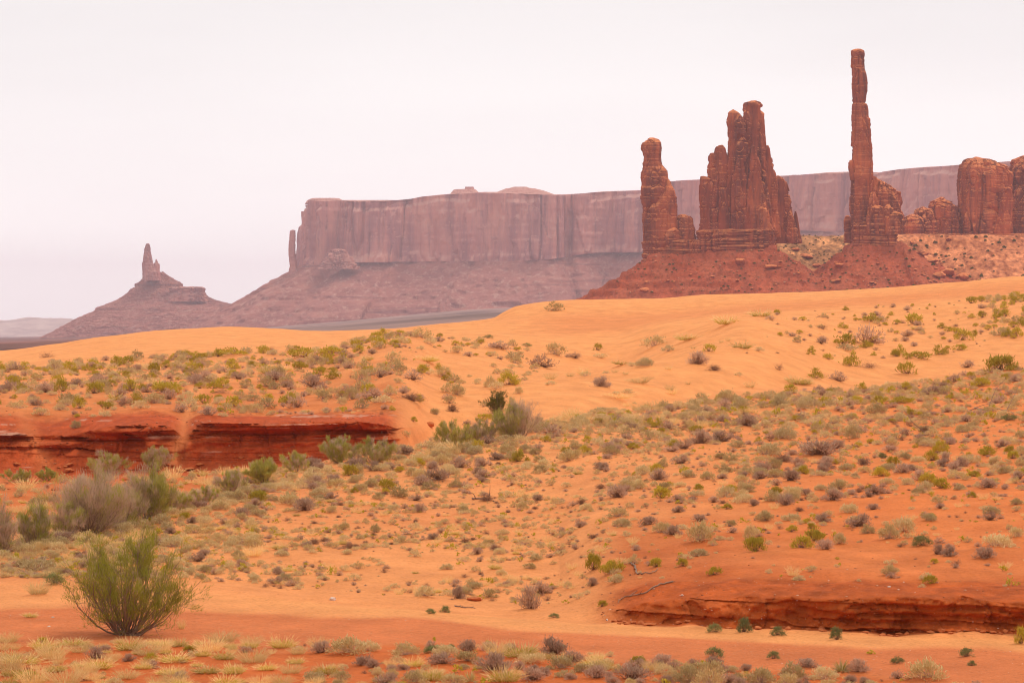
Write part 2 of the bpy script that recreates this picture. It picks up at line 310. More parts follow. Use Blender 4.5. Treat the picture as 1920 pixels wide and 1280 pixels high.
# lookups on the sheet
ROW = HR - (Zw - ZC) / np.maximum(Yw, 1) * F
i0 = int(np.argmax(Tg[:, 0] >= 2.9)); i1 = int(np.argmax(Tg[:, 0] >= 19.5))
RUNMIN = np.minimum.accumulate(np.where(Tg >= 2.9, ROW, 9e9), axis=0)
def col_of(u): return int(np.clip(np.searchsorted(UG, u), 1, NC - 1))
def at_pixel(u, v):         # first place where the line of sight meets the sheet
    c_ = col_of(u); r = ROW[i0:i1, c_]; k = int(np.argmax(r <= v)) if (r <= v).any() else len(r) - 1
    k += i0; return np.array([(u - 960) / F * Yw[k, c_], Yw[k, c_], Zw[k, c_]]), Tg[k, c_]
def at_uY(u, y):
    c_ = col_of(u); k = int(np.clip(np.searchsorted(Yg[:, c_], y), 1, NR - 1))
    f = (y - Yg[k-1, c_]) / max(Yg[k, c_] - Yg[k-1, c_], 1e-6)
    z = Zw[k-1, c_] * (1 - f) + Zw[k, c_] * f
    return np.array([(u - 960) / F * y, y, z]), Tg[k, c_], bool(HR - (z - ZC) / y * F <= RUNMIN[k-1, c_] + 2.0)
# ------------------------------------------------------------------ rock materials
def rock_mat(name, c_dark, c_mid, c_light, c_top, bed=.35, streak=.16, scale=1.0):
    m, t, b = new_mat(name); P = wpos(t); nrm = t.nodes.new('ShaderNodeNewGeometry')
    n1 = nnoise(t, P, .045 * scale, 6, .55); n2 = nnoise(t, P, streak * scale, 6, .68, (1, 1, .13)); n3 = nnoise(t, P, bed * scale, 4, .6, (.06, .06, 1))
    col = nramp(t, n1, [(.36, c_mid), (.52, tuple(.6 * a + .4 * b_ for a, b_ in zip(c_mid, c_light))), (.64, c_light)])
    col = nmix(t, nramp(t, n2, [(.44, (0, 0, 0)), (.60, (.8, .8, .8))]), col, c_dark)       # desert varnish running down the walls
    col = nmix(t, 1.0, col, nramp(t, n3, [(.3, (.86, .85, .85)), (.5, (1, 1, 1)), (.72, (1.10, 1.09, 1.06))]), 'MULTIPLY')
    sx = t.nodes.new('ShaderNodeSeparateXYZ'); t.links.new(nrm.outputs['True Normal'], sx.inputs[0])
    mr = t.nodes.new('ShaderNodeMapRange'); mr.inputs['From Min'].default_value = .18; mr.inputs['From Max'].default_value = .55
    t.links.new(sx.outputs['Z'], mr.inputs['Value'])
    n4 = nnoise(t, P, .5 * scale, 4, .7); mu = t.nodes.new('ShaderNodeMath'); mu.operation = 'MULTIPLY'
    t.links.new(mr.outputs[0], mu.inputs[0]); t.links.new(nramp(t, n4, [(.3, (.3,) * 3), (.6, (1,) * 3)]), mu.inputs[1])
    col = nmix(t, mu.outputs[0], col, c_top); t.links.new(col, b.inputs['Base Color'])       # sand on flat ledges, widened and brightened to paint in light caught by edges
    nbump(t, b, nnoise(t, P, .7 * scale, 7, .66, (1, 1, .35)), .75, 1.0 / scale)
    return m
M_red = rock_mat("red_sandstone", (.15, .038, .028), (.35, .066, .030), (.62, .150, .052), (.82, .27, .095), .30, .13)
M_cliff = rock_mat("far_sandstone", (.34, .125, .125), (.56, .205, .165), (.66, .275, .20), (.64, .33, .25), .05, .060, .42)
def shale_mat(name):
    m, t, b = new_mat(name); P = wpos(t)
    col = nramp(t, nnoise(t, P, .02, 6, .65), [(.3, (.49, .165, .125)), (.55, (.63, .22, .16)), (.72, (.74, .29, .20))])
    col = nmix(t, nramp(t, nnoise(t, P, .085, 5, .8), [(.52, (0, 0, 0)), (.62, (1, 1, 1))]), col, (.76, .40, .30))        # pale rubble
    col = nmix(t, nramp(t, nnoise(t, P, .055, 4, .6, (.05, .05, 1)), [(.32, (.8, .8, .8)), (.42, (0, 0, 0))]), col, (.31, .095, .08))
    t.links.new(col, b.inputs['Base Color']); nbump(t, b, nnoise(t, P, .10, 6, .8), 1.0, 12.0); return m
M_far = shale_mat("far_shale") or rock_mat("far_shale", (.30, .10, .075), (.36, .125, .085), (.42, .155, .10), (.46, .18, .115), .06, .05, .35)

# ------------------------------------------------------------------ lofted rock bodies, measured at their own distance
def zpx(row, D): return ZC + (HR - row) / F * D
def xpx(u, D): return (u - 960) / F * D
def loft(name, prof, D, dy=0.0, ry=None, ratio=.62, p=2.6, mat=None, parent=None, seed=0, crack=.9, lump=.9, bed=.35, nz_step=1.0, origin=None, bedz=1.6, cap=True, wide=7.0, lid=.35, slab=1.0):
    """PROF: (row, left, right) in picture pixels at distance D; dy and ry in the same pixels."""
    k = D / F; pr = np.array(sorted(prof, key=lambda a: -a[0]), float)
    rows = np.linspace(pr[0, 0], pr[-1, 0], max(12, int((pr[0, 0] - pr[-1, 0]) / nz_step)))
    xl = np.interp(-rows, -pr[:, 0], pr[:, 1]); xr = np.interp(-rows, -pr[:, 0], pr[:, 2])
    cx, rx = xpx((xl + xr) / 2, D), (xr - xl) / 2 * k; rmax = rx.max()
    r_y = (np.full_like(rx, ry * k) * (.35 + .65 * rx / rmax) if ry is not None else rx * ratio)
    nt_ = int(np.clip(2.6 * 2 * rmax / k, 36, 420)); th = np.linspace(0, 2 * np.pi, nt_, endpoint=False)
    ct, st = np.cos(th), np.sin(th); e = 2.0 / p
    ux, uy = np.sign(ct) * np.abs(ct) ** e, np.sign(st) * np.abs(st) ** e
    z = zpx(rows, D)[:, None] + 0 * th
    X = cx[:, None] + rx[:, None] * ux; Y = D + dy * k + r_y[:, None] * uy
    s = seed * 7
    fr = vnoise(X / 6.0, Y / 6.0, z / 55, s + 1); fr2 = vnoise(X / 3.0, Y / 3.0, z / 22, s + 2); hz = vnoise(X / 9, Y / 9, z / bedz, s + 3)
    d_ = -2.3 * crack * np.clip(1 - np.abs(fr) / .10, 0, 1) ** 1.1 - 1.0 * crack * np.clip(1 - np.abs(fr2) / .11, 0, 1) - .9 * crack * np.clip(1 - np.abs(vnoise(X / 5, Y / 5, z / 5.5, s + 14)) / .05, 0, 1)
    d_ += .6 * lump * fbm(X / wide, Y / wide, z / (wide * 2.2), 4, s + 4) + .35 * lump * fbm(X / 1.8, Y / 1.8, z / 6.0, 3, s + 6)
    d_ += .6 * bed * hz + .45 * bed * np.sign(vnoise(X / 14, Y / 14, z / (bedz * .62), s + 5)) * .5
    d_ += slab * 1.0 * lump * np.round(1.7 * vnoise(X / (wide * .75), Y / (wide * .75), z / 60, s + 11)) + .5 * slab * lump * np.round(1.5 * vnoise(X / 2.2, Y / 2.2, z / 22, s + 12))
    lim = .36 * np.minimum(rx, r_y)[:, None]; d_ = np.clip(d_, -lim, lim)
    X = X + d_ * np.sign(ct) * np.abs(ct) ** .8; Y = Y + d_ * np.sign(st) * np.abs(st) ** .8
    z = z + .25 * lump * fbm(X / 2.5, Y / 2.5, z / 2.5, 2, s + 9)
    V = np.stack([X, Y, z], -1).reshape(-1, 3); Fc = grid_faces(len(rows), nt_, True)
    if cap:         # rounded lid
        c0 = V[-nt_:].mean(0); base = (len(rows) - 1) * nt_; rings = [V]; n0 = base
        hh = min(rx[-1], r_y[-1]) * lid
        for q, hq in ((.72, .55), (.42, .85), (.14, 1.0)):
            R = c0 + (V[-nt_:] - c0) * q; R[:, 2] = V[-nt_:, 2] * q + c0[2] * (1 - q) + hh * hq + .3 * fbm(R[:, 0] / 2, R[:, 1] / 2, 0, 2, s); rings.append(R)
        nb = len(rows) * nt_; V = np.concatenate(rings); extra = []
        a = np.arange(nt_); a2 = (a + 1) % nt_
        for q in range(3):
            lo, hi = base + q * nt_, base + (q + 1) * nt_
            extra.append(np.stack([lo + a, lo + a2, hi + a2, hi + a], -1))
        V = np.concatenate([V, [V[-nt_:].mean(0)]]); ci = len(V) - 1
        extra.append(np.stack([hi + a, hi + a2, np.full(nt_, ci), np.full(nt_, ci)], -1))
        Fc = np.concatenate([Fc] + extra)
        tri = Fc[:, 2] == Fc[:, 3]
        if tri.any():   # keep pure quads: split the tip fan into slim quads round a tiny ring
            Fc = Fc[~tri]; ring = V[base + 3 * nt_: base + 4 * nt_].copy(); V[base + 3 * nt_: base + 4 * nt_] = ring.mean(0) + (ring - ring.mean(0)) * .05
            V = V[:-1]
    o_ = origin or (0, 0, 0)
    ob = mesh_np(name, V - np.array(o_), Fc, [mat], parent=parent, smooth_f=False)
    return ob
def z1(pr): return [(60 + y / 2.341, 1100 + a / 2.341, 1100 + b_ / 2.341) for y, a, b_ in pr]
def z2(pr): return [(80 + y / 2.667, 1500 + a / 2.667, 1500 + b_ / 2.667) for y, a, b_ in pr]
def z4(pr): return [(240 + y / 4, 1180 + a / 4, 1180 + b_ / 4) for y, a, b_ in pr]
def formation(name, u, row, D, label, cat, group=None):
    loc = (xpx(u, D), D, zpx(row, D)); e_ = empty(name, loc); tag(e_, label, cat, group); return e_, loc

D1 = 1730.0
# tall thin pillar
e, o = formation('stone_pillar', 1640, 458, D1, 'tallest and thinnest red sandstone pillar standing on a layered pedestal', 'rock pillar')
loft('shaft', z2([(40, 260, 320), (46, 256, 323), (60, 255, 324), (100, 256, 321), (130, 258, 322), (150, 259, 330), (200, 258, 336), (240, 259, 337), (270, 260, 332), (298, 262, 329),
     (303, 264, 326), (308, 261, 336), (340, 261, 342), (375, 260, 343), (381, 261, 348), (420, 261, 353), (460, 260, 356), (490, 257, 355), (515, 255, 360), (525, 262, 360), (560, 262, 364), (600, 262, 366), (640, 260, 366),
     (660, 256, 368), (700, 258, 368), (760, 255, 362), (850, 252, 350), (930, 258, 345), (1000, 260, 345)]), D1, 0, None, .85, 3.0, M_red, e, 1, .7, .45, .25, .6, o, wide=4)
loft('side_knob', z2([(590, 248, 262), (600, 243, 264), (625, 241, 266), (655, 246, 266), (690, 252, 270)]), D1, -6, None, .8, 2.4, M_red, e, 2, .3, .4, .2, .6, o, cap=True)
loft('shoulder', z2([(668, 362, 380), (690, 355, 418), (720, 350, 464), (745, 340, 507), (770, 335, 513), (820, 330, 517), (870, 330, 523), (950, 330, 523)]), D1, 16, None, .5, 3.0, M_red, e, 3, .9, .8, .45, .8, o)
for q, pr in enumerate([[(752, 352, 372), (775, 343, 384), (810, 338, 395), (950, 335, 400)], [(812, 352, 380), (830, 338, 412), (870, 334, 420), (960, 330, 420)], [(815, 425, 440), (835, 415, 458), (880, 412, 470), (960, 410, 470)],
                        [(850, 445, 480), (865, 432, 500), (900, 425, 506), (960, 425, 500)]]):
    loft('buttress', z2(pr), D1, -14 - 3 * q, None, .8, 2.8, M_red, e, 10 + q, .6, 1.0, .4, .7, o, wide=3)
loft('pedestal', z2([(905, 262, 498), (918, 256, 504), (938, 264, 496), (944, 259, 500), (975, 262, 490), (985, 256, 494), (1025, 255, 500)]), D1, 2, 30, .6, 4.0, M_red, e, 20, .7, .8, .9, .5, o, bedz=1.1, lid=.08)
loft('rear_knob', z2([(866, 235, 255), (885, 227, 262), (970, 223, 266), (1000, 222, 268)]), D1, 24, None, .8, 2.6, M_red, e, 21, .5, .6, .3, .7, o)

# knobbed finger
e, o = formation('stone_finger', 1238, 486, D1, 'knob headed red sandstone pillar at the end of the rock ridge', 'rock pillar')
loft('shaft', z4([(80, 150, 200), (90, 138, 218), (104, 122, 226), (112, 100, 230), (160, 97, 231), (200, 108, 231), (225, 113, 229), (245, 112, 232), (265, 106, 236), (290, 110, 251), (320, 104, 281), (345, 87, 287), (375, 83, 293), (400, 88, 305),
     (430, 90, 319), (450, 82, 328), (490, 79, 344), (530, 85, 350), (580, 92, 349), (650, 93, 350), (740, 95, 342), (850, 100, 338), (1020, 105, 335)]), D1, 0, None, .7, 2.8, M_red, e, 30, .9, .6, .3, .7, o, wide=5)
loft('side_tower', z4([(653, 372, 432), (668, 362, 466), (700, 356, 480), (760, 350, 496), (820, 346, 504), (900, 340, 508)]), D1, 2, None, .7, 3.0, M_red, e, 31, .9, .7, .3, .7, o, wide=4)
loft('side_block', z4([(755, 300, 345), (775, 270, 362), (820, 250, 368), (900, 245, 370)]), D1, -12, None, .7, 2.8, M_red, e, 32, .7, .8, .4, .7, o, wide=3)
loft('layered_plinth', z4([(842, 240, 530), (850, 112, 532), (858, 104, 534), (920, 108, 534), (990, 108, 540), (1030, 105, 545)]), D1, 0, 26, .6, 6.0, M_red, e, 33, .7, .8, .9, .5, o, bedz=1.1, lid=.08)

# clustered butte
e, o = formation('sandstone_butte', 1382, 480, D1, 'broad fluted red sandstone butte of clustered towers between the two thinner pillars', 'rock butte')
BL = [('tower', [(343, 634, 650), (348, 622, 664), (356, 615, 678), (370, 610, 686), (390, 609, 687), (430, 614, 692), (480, 616, 700), (560, 610, 715), (650, 605, 725), (760, 600, 735), (870, 596, 740), (990, 590, 745)], 0, .62, 40),
      ('tower', [(304, 712, 748), (309, 692, 760), (320, 689, 771), (345, 686, 773), (400, 688, 774), (430, 690, 776), (500, 690, 781), (560, 690, 785), (650, 695, 795), (760, 690, 815), (870, 690, 824), (990, 690, 826)], 6, .55, 41),
      ('buttress', [(497, 578, 602), (510, 567, 614), (530, 564, 620), (600, 555, 640), (700, 545, 650), (850, 535, 655), (985, 530, 655)], 3, .5, 42),
      ('buttress', [(530, 546, 564), (545, 538, 575), (600, 530, 590), (640, 527, 600), (760, 522, 610), (985, 515, 610)], 9, .6, 43),
      ('buttress', [(635, 503, 528), (645, 499, 545), (700, 497, 560), (800, 496, 570), (870, 490, 580), (930, 487, 585), (985, 500, 585)], 1, .6, 44),
      ('rear_tower', [(496, 788, 806), (510, 783, 814), (560, 783, 821), (600, 775, 831), (640, 775, 838), (760, 770, 845), (900, 770, 850)], 26, .7, 45),
      ('rear_tower', [(627, 842, 860), (640, 836, 874), (660, 832, 884), (700, 830, 896), (750, 826, 908), (800, 826, 918), (860, 826, 932), (925, 826, 946)], 42, .6, 46),
      ('rear_tower', [(783, 922, 931), (800, 918, 938), (850, 918, 948), (925, 912, 962)], 46, .8, 47),
      ('buttress', [(768, 755, 772), (785, 742, 790), (820, 738, 800), (860, 734, 812), (875, 728, 820), (990, 735, 824)], -24, .55, 48),
      ('buttress', [(503, 725, 737), (540, 716, 745), (600, 712, 760), (700, 700, 775), (800, 690, 790), (985, 680, 800)], -17, .5, 49),
      ('buttress', [(560, 660, 685), (650, 640, 700), (800, 632, 705), (985, 625, 710)], -16, .45, 50),
      ('buttress', [(690, 590, 612), (760, 580, 620), (985, 575, 625)], -11, .5, 51)]
for nm, pr, dy, ra, sd_ in BL: loft(nm, z1(pr), D1, dy, None, ra, 2.6, M_red, e, sd_, 1.5, 1.0, .3, .8, o, wide=5)
loft('layered_plinth', z1([(872, 496, 824), (880, 489, 826), (905, 496, 822), (930, 494, 824), (1010, 500, 826)]), D1, 0, 40, .6, 5.0, M_red, e, 52, .9, 1.1, 1.1, .5, o, bedz=1.2, lid=.08)

# cliffs that run out of the frame
D2 = 1930.0
e, o = formation('sandstone_cliff', 1880, 455, D2, 'massive round topped red sandstone cliff beside the tall pillar, cut by the frame', 'rock cliff')
loft('cliff_block', z1([(552, 1695, 1730), (557, 1665, 1752), (566, 1655, 1775), (578, 1648, 1803), (600, 1645, 1838), (630, 1642, 1856), (700, 1638, 1860), (800, 1635, 1870), (960, 1632, 1890)]), D2, 0, None, .7, 3.2, M_red, e, 60, 1.3, 1.4, .4, 1, o, wide=9)
loft('cliff_block', z1([(545, 1915, 1985), (560, 1882, 2040), (600, 1858, 2100), (700, 1840, 2170), (800, 1820, 2210), (960, 1800, 2230)]), D2, 14, None, .6, 3.0, M_red, e, 61, 1.3, 1.6, .5, 1, o, wide=9)
loft('buttress', z1([(690, 1818, 1846), (750, 1800, 1852), (900, 1775, 1856), (960, 1770, 1860)]), D2, -44, None, .8, 2.6, M_red, e, 62, .8, 1.0, .3, 1, o)
loft('layered_plinth', z1([(890, 1480, 2230), (896, 1462, 2236), (960, 1450, 2240), (985, 1448, 2244)]), D2, 0, 60, .6, 7.0, M_red, e, 63, .8, 1.2, 1.0, .8, o, bedz=1.3, lid=.03)
e, o = formation('rock_tower', 1770, 452, D2, 'short pointed red rock tower between rounded rocks and the big cliff', 'rock tower')
loft('tower', z1([(725, 1550, 1564), (738, 1532, 1580), (746, 1512, 1602), (766, 1506, 1630), (850, 1518, 1642), (970, 1516, 1652)]), D2, -8, None, .6, 2.8, M_red, e, 64, 1.1, 1.0, .4, .8, o, wide=5)
e, o = formation('rock_dome', 1732, 455, D2, 'rounded red rock dome at the foot of the short pointed tower', 'rock dome')
loft('dome', z1([(773, 1460, 1490), (780, 1445, 1505), (795, 1433, 1516), (830, 1424, 1526), (970, 1418, 1532)]), D2, -20, None, .8, 2.4, M_red, e, 65, .8, 1.0, .4, .8, o, wide=5)
e, o = formation('rock_dome', 1708, 455, D2, 'lowest rounded red rock hump nearest the pedestal of the tall pillar', 'rock dome')
loft('dome', z1([(806, 1402, 1436), (815, 1388, 1450), (828, 1380, 1463), (860, 1376, 1472), (970, 1374, 1478)]), D2, -34, None, .8, 2.4, M_red, e, 66, .8, 1.0, .4, .8, o, wide=5)

# ------------------------------------------------------------------ talus under the near rocks: one heightfield
k1 = D1 / F
gx = np.arange(980, 2420, 1.6); gy = np.arange(-260, 620, 2.2)
GX, GY = np.meshgrid(gx, gy)
def seg_d(x0, x1, y0, hw):
    dx = np.maximum(np.maximum(x0 - GX, GX - x1), 0); dy = np.maximum(np.abs(GY - y0) - hw, 0); return np.sqrt(dx * dx + dy * dy)
wob = 1 + .10 * fbm(GX / 60, GY / 60, 0, 3, 91)
d1 = seg_d(1216, 1448, 0, 34) * wob
top1 = np.interp(GX, [1200, 1300, 1380, 1450], [126, 132, 142, 146]); c1 = top1 + 3 - .70 * d1 + .0007 * d1 ** 2
d2 = seg_d(1600, 1688, 4, 22) * wob
c2 = 160 - .98 * d2 + .0026 * np.minimum(d2, 150) ** 2; c2 = np.where(GX > 1690, 160 - .80 * d2 + .0018 * np.minimum(d2, 150) ** 2, c2)
bgp = 110 + .30 * GY + 15 * fbm(GX / 90, GY / 90, 0, 3, 92) + 14 * smooth(1700, 1850, GX) - 260 * (1 - smooth(1380, 1480, GX))
bgp = np.minimum(bgp, 176 + 6 * fbm(GX / 30, GY / 30, 0, 3, 94))
def terrace(h_, T, m_):
    hh = h_ / T + .35 * fbm(GX / 70, GY / 70, 0, 3, 95); fl = np.floor(hh); fr_ = hh - fl
    return h_ + m_ * T * (smooth(.38, .60, fr_) - fr_)
steps = lambda h_, s_: h_ + s_ * (np.abs(((h_ + 5 * fbm(GX / 45, GY / 45, 0, 3, 95)) / 21) % 1 - .5) * 2 - .5) * smooth(-.25, .3, fbm(GX / 35, GY / 60, 0, 3, 96))
cone = np.maximum(c1, c2); cone = terrace(cone, 17, .62 * smooth(-.2, .25, fbm(GX / 40, GY / 80, 0, 3, 96))); cone = terrace(cone, 7, .6 * smooth(-.1, .3, fbm(GX / 25, GY / 50, 0, 3, 93)))
Hp = np.maximum(cone, bgp); w_bg = smooth(-3, 6, bgp - cone)
gul = fbm(GX / 14, GY / 40, 0, 4, 97); Hp = Hp + (1 - .5 * w_bg) * (3.2 * gul + 2.8 * fbm(GX / 5, GY / 5, 0, 4, 98))
Hp = np.maximum(Hp, -10)
TX, TY, TZ = xpx(GX, D1), D1 + GY * k1, ZC + Hp * k1
tal = np.stack([TX, TY, TZ], -1)
cred, ctan = C(.44, .088, .034), C(.64, .275, .105)
wv_ = smooth(-.1, .25, fbm(GX / 40, GY / 40, 0, 4, 99))[..., None]
tcol = (cred * (1 + .25 * gul[..., None]) * (1 - .25 * wv_) + C(.50, .16, .075) * .25 * wv_) * (1 - w_bg[..., None]) + w_bg[..., None] * ((ctan * (.62 + .38 * wv_) * (1 - smooth(1660, 1740, GX)[..., None]) + C(.54, .215, .090) * (.75 + .35 * wv_) * smooth(1660, 1740, GX)[..., None]) * (1 + .9 * fbm(GX / 7, GY / 16, 0, 4, 90))[..., None] + C(.08, -.01, -.01) * smooth(1640, 1750, GX)[..., None])
m_t, t, b = new_mat("talus_soil"); P = wpos(t)
cc = nmix(t, 1.0, nattr(t, 'soil').outputs['Color'], nramp(t, nnoise(t, P, .5, 6, .75), [(.3, (.6, .58, .56)), (.5, (1, 1, 1)), (.7, (1.3, 1.3, 1.3))]), 'MULTIPLY')
t.links.new(cc, b.inputs['Base Color']); nbump(t, b, nnoise(t, P, .7, 6, .7), .9, .8)
to = mesh_np("talus_slope", tal.reshape(-1, 3), grid_faces(*GX.shape), [m_t], attrs={'soil': tcol.reshape(-1, 3)})
tag(to, 'red rubble slopes under the sandstone pillars', kind='structure')
def on_talus(u, row):      # first hit of a picture ray on the talus sheet
    ci = int(np.clip(np.searchsorted(gx, u), 0, len(gx) - 1))
    best = None
    for r in range(len(gy)):
        Y = TY[r, 0]; cu = int(np.clip(np.searchsorted(gx, 960 + (u - 960) * Y / D1), 0, len(gx) - 1))
        if HR - (TZ[r, cu] - ZC) / Y * F <= row: return np.array([TX[r, cu], Y, TZ[r, cu]])
    return None

# ------------------------------------------------------------------ distant mesa
def wall_loop(pts, n):
    p = np.array(pts, float); seg = np.linalg.norm(np.diff(p, axis=0), axis=1); s = np.concatenate([[0], np.cumsum(seg)])
    q = np.linspace(0, s[-1], n); return np.stack([np.interp(q, s, p[:, 0]), np.interp(q, s, p[:, 1])], -1)
front = [(576, 6700), (579, 6000), (580, 5650), (588, 5570), (600, 5530), (640, 5560), (655, 5520), (720, 5510), (760, 5540), (900, 5480), (1000, 5470), (1040, 5440), (1062, 5500), (1090, 5480), (1150, 5520), (1210, 5460), (1300, 5380), (1480, 5250), (1560, 5220),
         (1640, 5160), (1760, 5000), (1920, 4820), (2300, 4560), (2800, 4400)]
fp = [((u - 960) / F * y, y) for u, y in front]
pl = wall_loop(fp, 1500)
for _ in range(6): pl[1:-1] = (pl[:-2] + pl[2:] + 2 * pl[1:-1]) / 4
tg = np.gradient(pl, axis=0); tg /= np.linalg.norm(tg, axis=1)[:, None]; nrm = np.stack([tg[:, 1], -tg[:, 0]], -1)
ksm = np.ones(121) / 121; nrm_s = np.stack([np.convolve(np.pad(nrm[:, i], 60, mode='edge'), ksm, 'valid') for i in (0, 1)], -1); nrm_s /= np.linalg.norm(nrm_s, axis=1)[:, None]
sarc = np.concatenate([[0], np.cumsum(np.linalg.norm(np.diff(pl, axis=0), axis=1))])
pu = 960 + pl[:, 0] / pl[:, 1] * F
def zr(d_): return ZC + (HR - K(d_, pu)) / F * np.clip(pl[:, 1], 4400, 5640)
rim = {540: 379, 556: 379, 570: 376, 640: 378, 700: 378, 760: 374, 790: 369, 850: 364, 900: 362, 960: 363, 1040: 366, 1090: 364, 1130: 360, 1200: 357, 1250: 341, 1300: 338, 1480: 329, 1590: 324, 1640: 327, 1660: 321, 1760: 312, 1920: 302, 2400: 285, 2800: 275}
foot = {540: 506, 556: 500, 640: 493, 900: 490, 1000: 489, 1060: 482, 1120: 474, 1200: 473, 1300: 448, 1480: 432, 1600: 436, 1760: 418, 1920: 420, 2800: 410}
toe = {500: 596, 560: 604, 760: 594, 930: 580, 1100: 574, 1300: 560, 1920: 540, 2800: 530}
z_rim, z_ft, z_toe = zr(rim), zr(foot), zr(toe) - 12
rows_v, rows_n = [], []
S = sarc[:, None]
def put(off, z): rows_v.append(np.stack([pl[:, 0] + nrm_s[:, 0] * off, pl[:, 1] + nrm_s[:, 1] * off, z], -1))
nT = 70
for q in range(nT):         # talus with ledges
    f = q / (nT - 1); z = z_toe + (z_ft - z_toe) * f; hgt = z_ft - z
    zz = z + 3 * fbm(sarc / 120, 0, 0, 3, 5)
    off = hgt * 1.62 + 18
    for zl, a, sd_ in ((44, 15, 6), (94, 13, 7), (70, 8, 8), (24, 7, 9)):
        lw = 1.5 * a * smooth(-.35, .2, fbm(sarc / 160, 0, sd_, 3, 12)); off = off + lw * (1 - smooth(-1.5, 1.5, zz - zl - ZC - 5 * fbm(sarc / 300, 0, sd_, 2, 13))) - lw * .5
    off = off + (10 + 18 * (1 - f)) * fbm(sarc / 60, f * 1.2, 0, 4, 14) + 11 * fbm(sarc / 16, z / 11, 0, 4, 15)
    put(off, z + 1.5 * fbm(sarc / 9, f * 30, 0, 2, 16))
nC = 90
for q in range(nC):         # cliff: alcoves, flutes, cracks and thin beds
    f = q / (nC - 1); z = z_ft + (z_rim - z_ft) * f
    fr = vnoise(sarc / 26, 3.3, z / 240, 21); fr2 = vnoise(sarc / 9, 1.3, z / 90, 22)
    off = 9 - 7 * f + 16 * fbm(sarc / 95, 0, z / 230, 4, 23) * (1 - .25 * f) - 13 * np.clip(1 - np.abs(fr) / .13, 0, 1) - 4 * np.clip(1 - np.abs(fr2) / .2, 0, 1) + 1.0 * vnoise(sarc / 60, 0, z / 7, 24) + 2.5 * fbm(sarc / 14, 0, z / 30, 3, 25)
    off = off + 5 * np.round(2.2 * vnoise(sarc / 38, 5, z / 420, 61)) + 2.5 * np.round(2 * vnoise(sarc / 13, 7, z / 150, 62))
    off = off - 6 * smooth(.86, .93, f + .05 * fbm(sarc / 50, 0, 0, 3, 26)) * (vnoise(sarc / 70, 0, 0, 27) > -.3) + 5 * (1 - smooth(0, .14, f + .1 * fbm(sarc / 40, 0, 0, 3, 63))) * smooth(-.3, .2, fbm(sarc / 70, 0, 0, 3, 28))
    put(off, z)
ztop = z_rim
for q, (o2, dz) in enumerate(((-8, 1), (-25, 2), (-26, 4), (-60, 5), (-140, 6), (-420, 6), (-900, 2), (-1500, -60))):
    put(o2 + 4 * fbm(sarc / 40, q, 0, 3, 29) + 0 * sarc, ztop + dz * (.6 + .5 * fbm(sarc / 90, q * .3, 0, 3, 30)))
V = np.stack(rows_v, 0); nrw, ncl = V.shape[:2]; ox = np.array([xpx(900, 5500), 5500, ZC])
fc = grid_faces(nrw, ncl)[:, ::1]
me_ = empty('mesa', tuple(ox)); tag(me_, 'long flat topped hazy mesa filling the horizon behind the pillars', 'mesa')
def sub(name, r0, r1, mat):
    return mesh_np(name, V[r0:r1 + 1].reshape(-1, 3) - ox, grid_faces(r1 - r0 + 1, ncl), [mat], parent=me_)
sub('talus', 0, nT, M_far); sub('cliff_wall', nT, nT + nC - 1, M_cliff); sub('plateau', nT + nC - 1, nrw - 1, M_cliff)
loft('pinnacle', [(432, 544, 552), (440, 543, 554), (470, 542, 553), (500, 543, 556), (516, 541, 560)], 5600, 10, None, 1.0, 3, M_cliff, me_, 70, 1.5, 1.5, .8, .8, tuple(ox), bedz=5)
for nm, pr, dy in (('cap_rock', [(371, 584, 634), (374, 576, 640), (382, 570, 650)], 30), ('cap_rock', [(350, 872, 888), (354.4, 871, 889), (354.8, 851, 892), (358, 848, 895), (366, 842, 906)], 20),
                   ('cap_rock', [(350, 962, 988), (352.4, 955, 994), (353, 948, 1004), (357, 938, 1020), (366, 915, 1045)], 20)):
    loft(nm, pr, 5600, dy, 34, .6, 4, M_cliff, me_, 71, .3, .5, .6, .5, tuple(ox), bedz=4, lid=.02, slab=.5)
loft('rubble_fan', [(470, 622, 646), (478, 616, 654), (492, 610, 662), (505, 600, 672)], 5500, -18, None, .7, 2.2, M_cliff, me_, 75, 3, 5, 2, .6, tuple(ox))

# ------------------------------------------------------------------ distant butte with its spire
D3 = 6000.0
e, o = formation('hazy_butte', 285, 600, D3, 'hazy cone shaped butte with a thumb like spire on its summit', 'rock butte')
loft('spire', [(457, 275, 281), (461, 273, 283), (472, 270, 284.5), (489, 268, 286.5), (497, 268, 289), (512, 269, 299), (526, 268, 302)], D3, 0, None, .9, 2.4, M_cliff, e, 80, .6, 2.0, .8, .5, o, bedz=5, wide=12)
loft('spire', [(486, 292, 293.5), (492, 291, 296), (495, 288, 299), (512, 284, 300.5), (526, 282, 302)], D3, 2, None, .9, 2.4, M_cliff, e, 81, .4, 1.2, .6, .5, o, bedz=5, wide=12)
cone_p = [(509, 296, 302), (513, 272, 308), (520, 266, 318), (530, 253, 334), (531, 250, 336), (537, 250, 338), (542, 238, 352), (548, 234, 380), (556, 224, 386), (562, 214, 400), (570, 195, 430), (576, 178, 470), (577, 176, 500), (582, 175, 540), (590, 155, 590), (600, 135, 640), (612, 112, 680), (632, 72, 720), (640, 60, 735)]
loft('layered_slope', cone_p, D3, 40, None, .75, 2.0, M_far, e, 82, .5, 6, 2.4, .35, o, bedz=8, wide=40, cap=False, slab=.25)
loft('ledge_block', [(538, 330, 379), (541, 322, 383), (549, 326, 381), (553, 322, 384), (560, 318, 386), (566, 316, 388)], D3, -6, 40, .6, 4, M_cliff, e, 83, 2, 2.5, 2, .4, o, bedz=4, lid=.02)
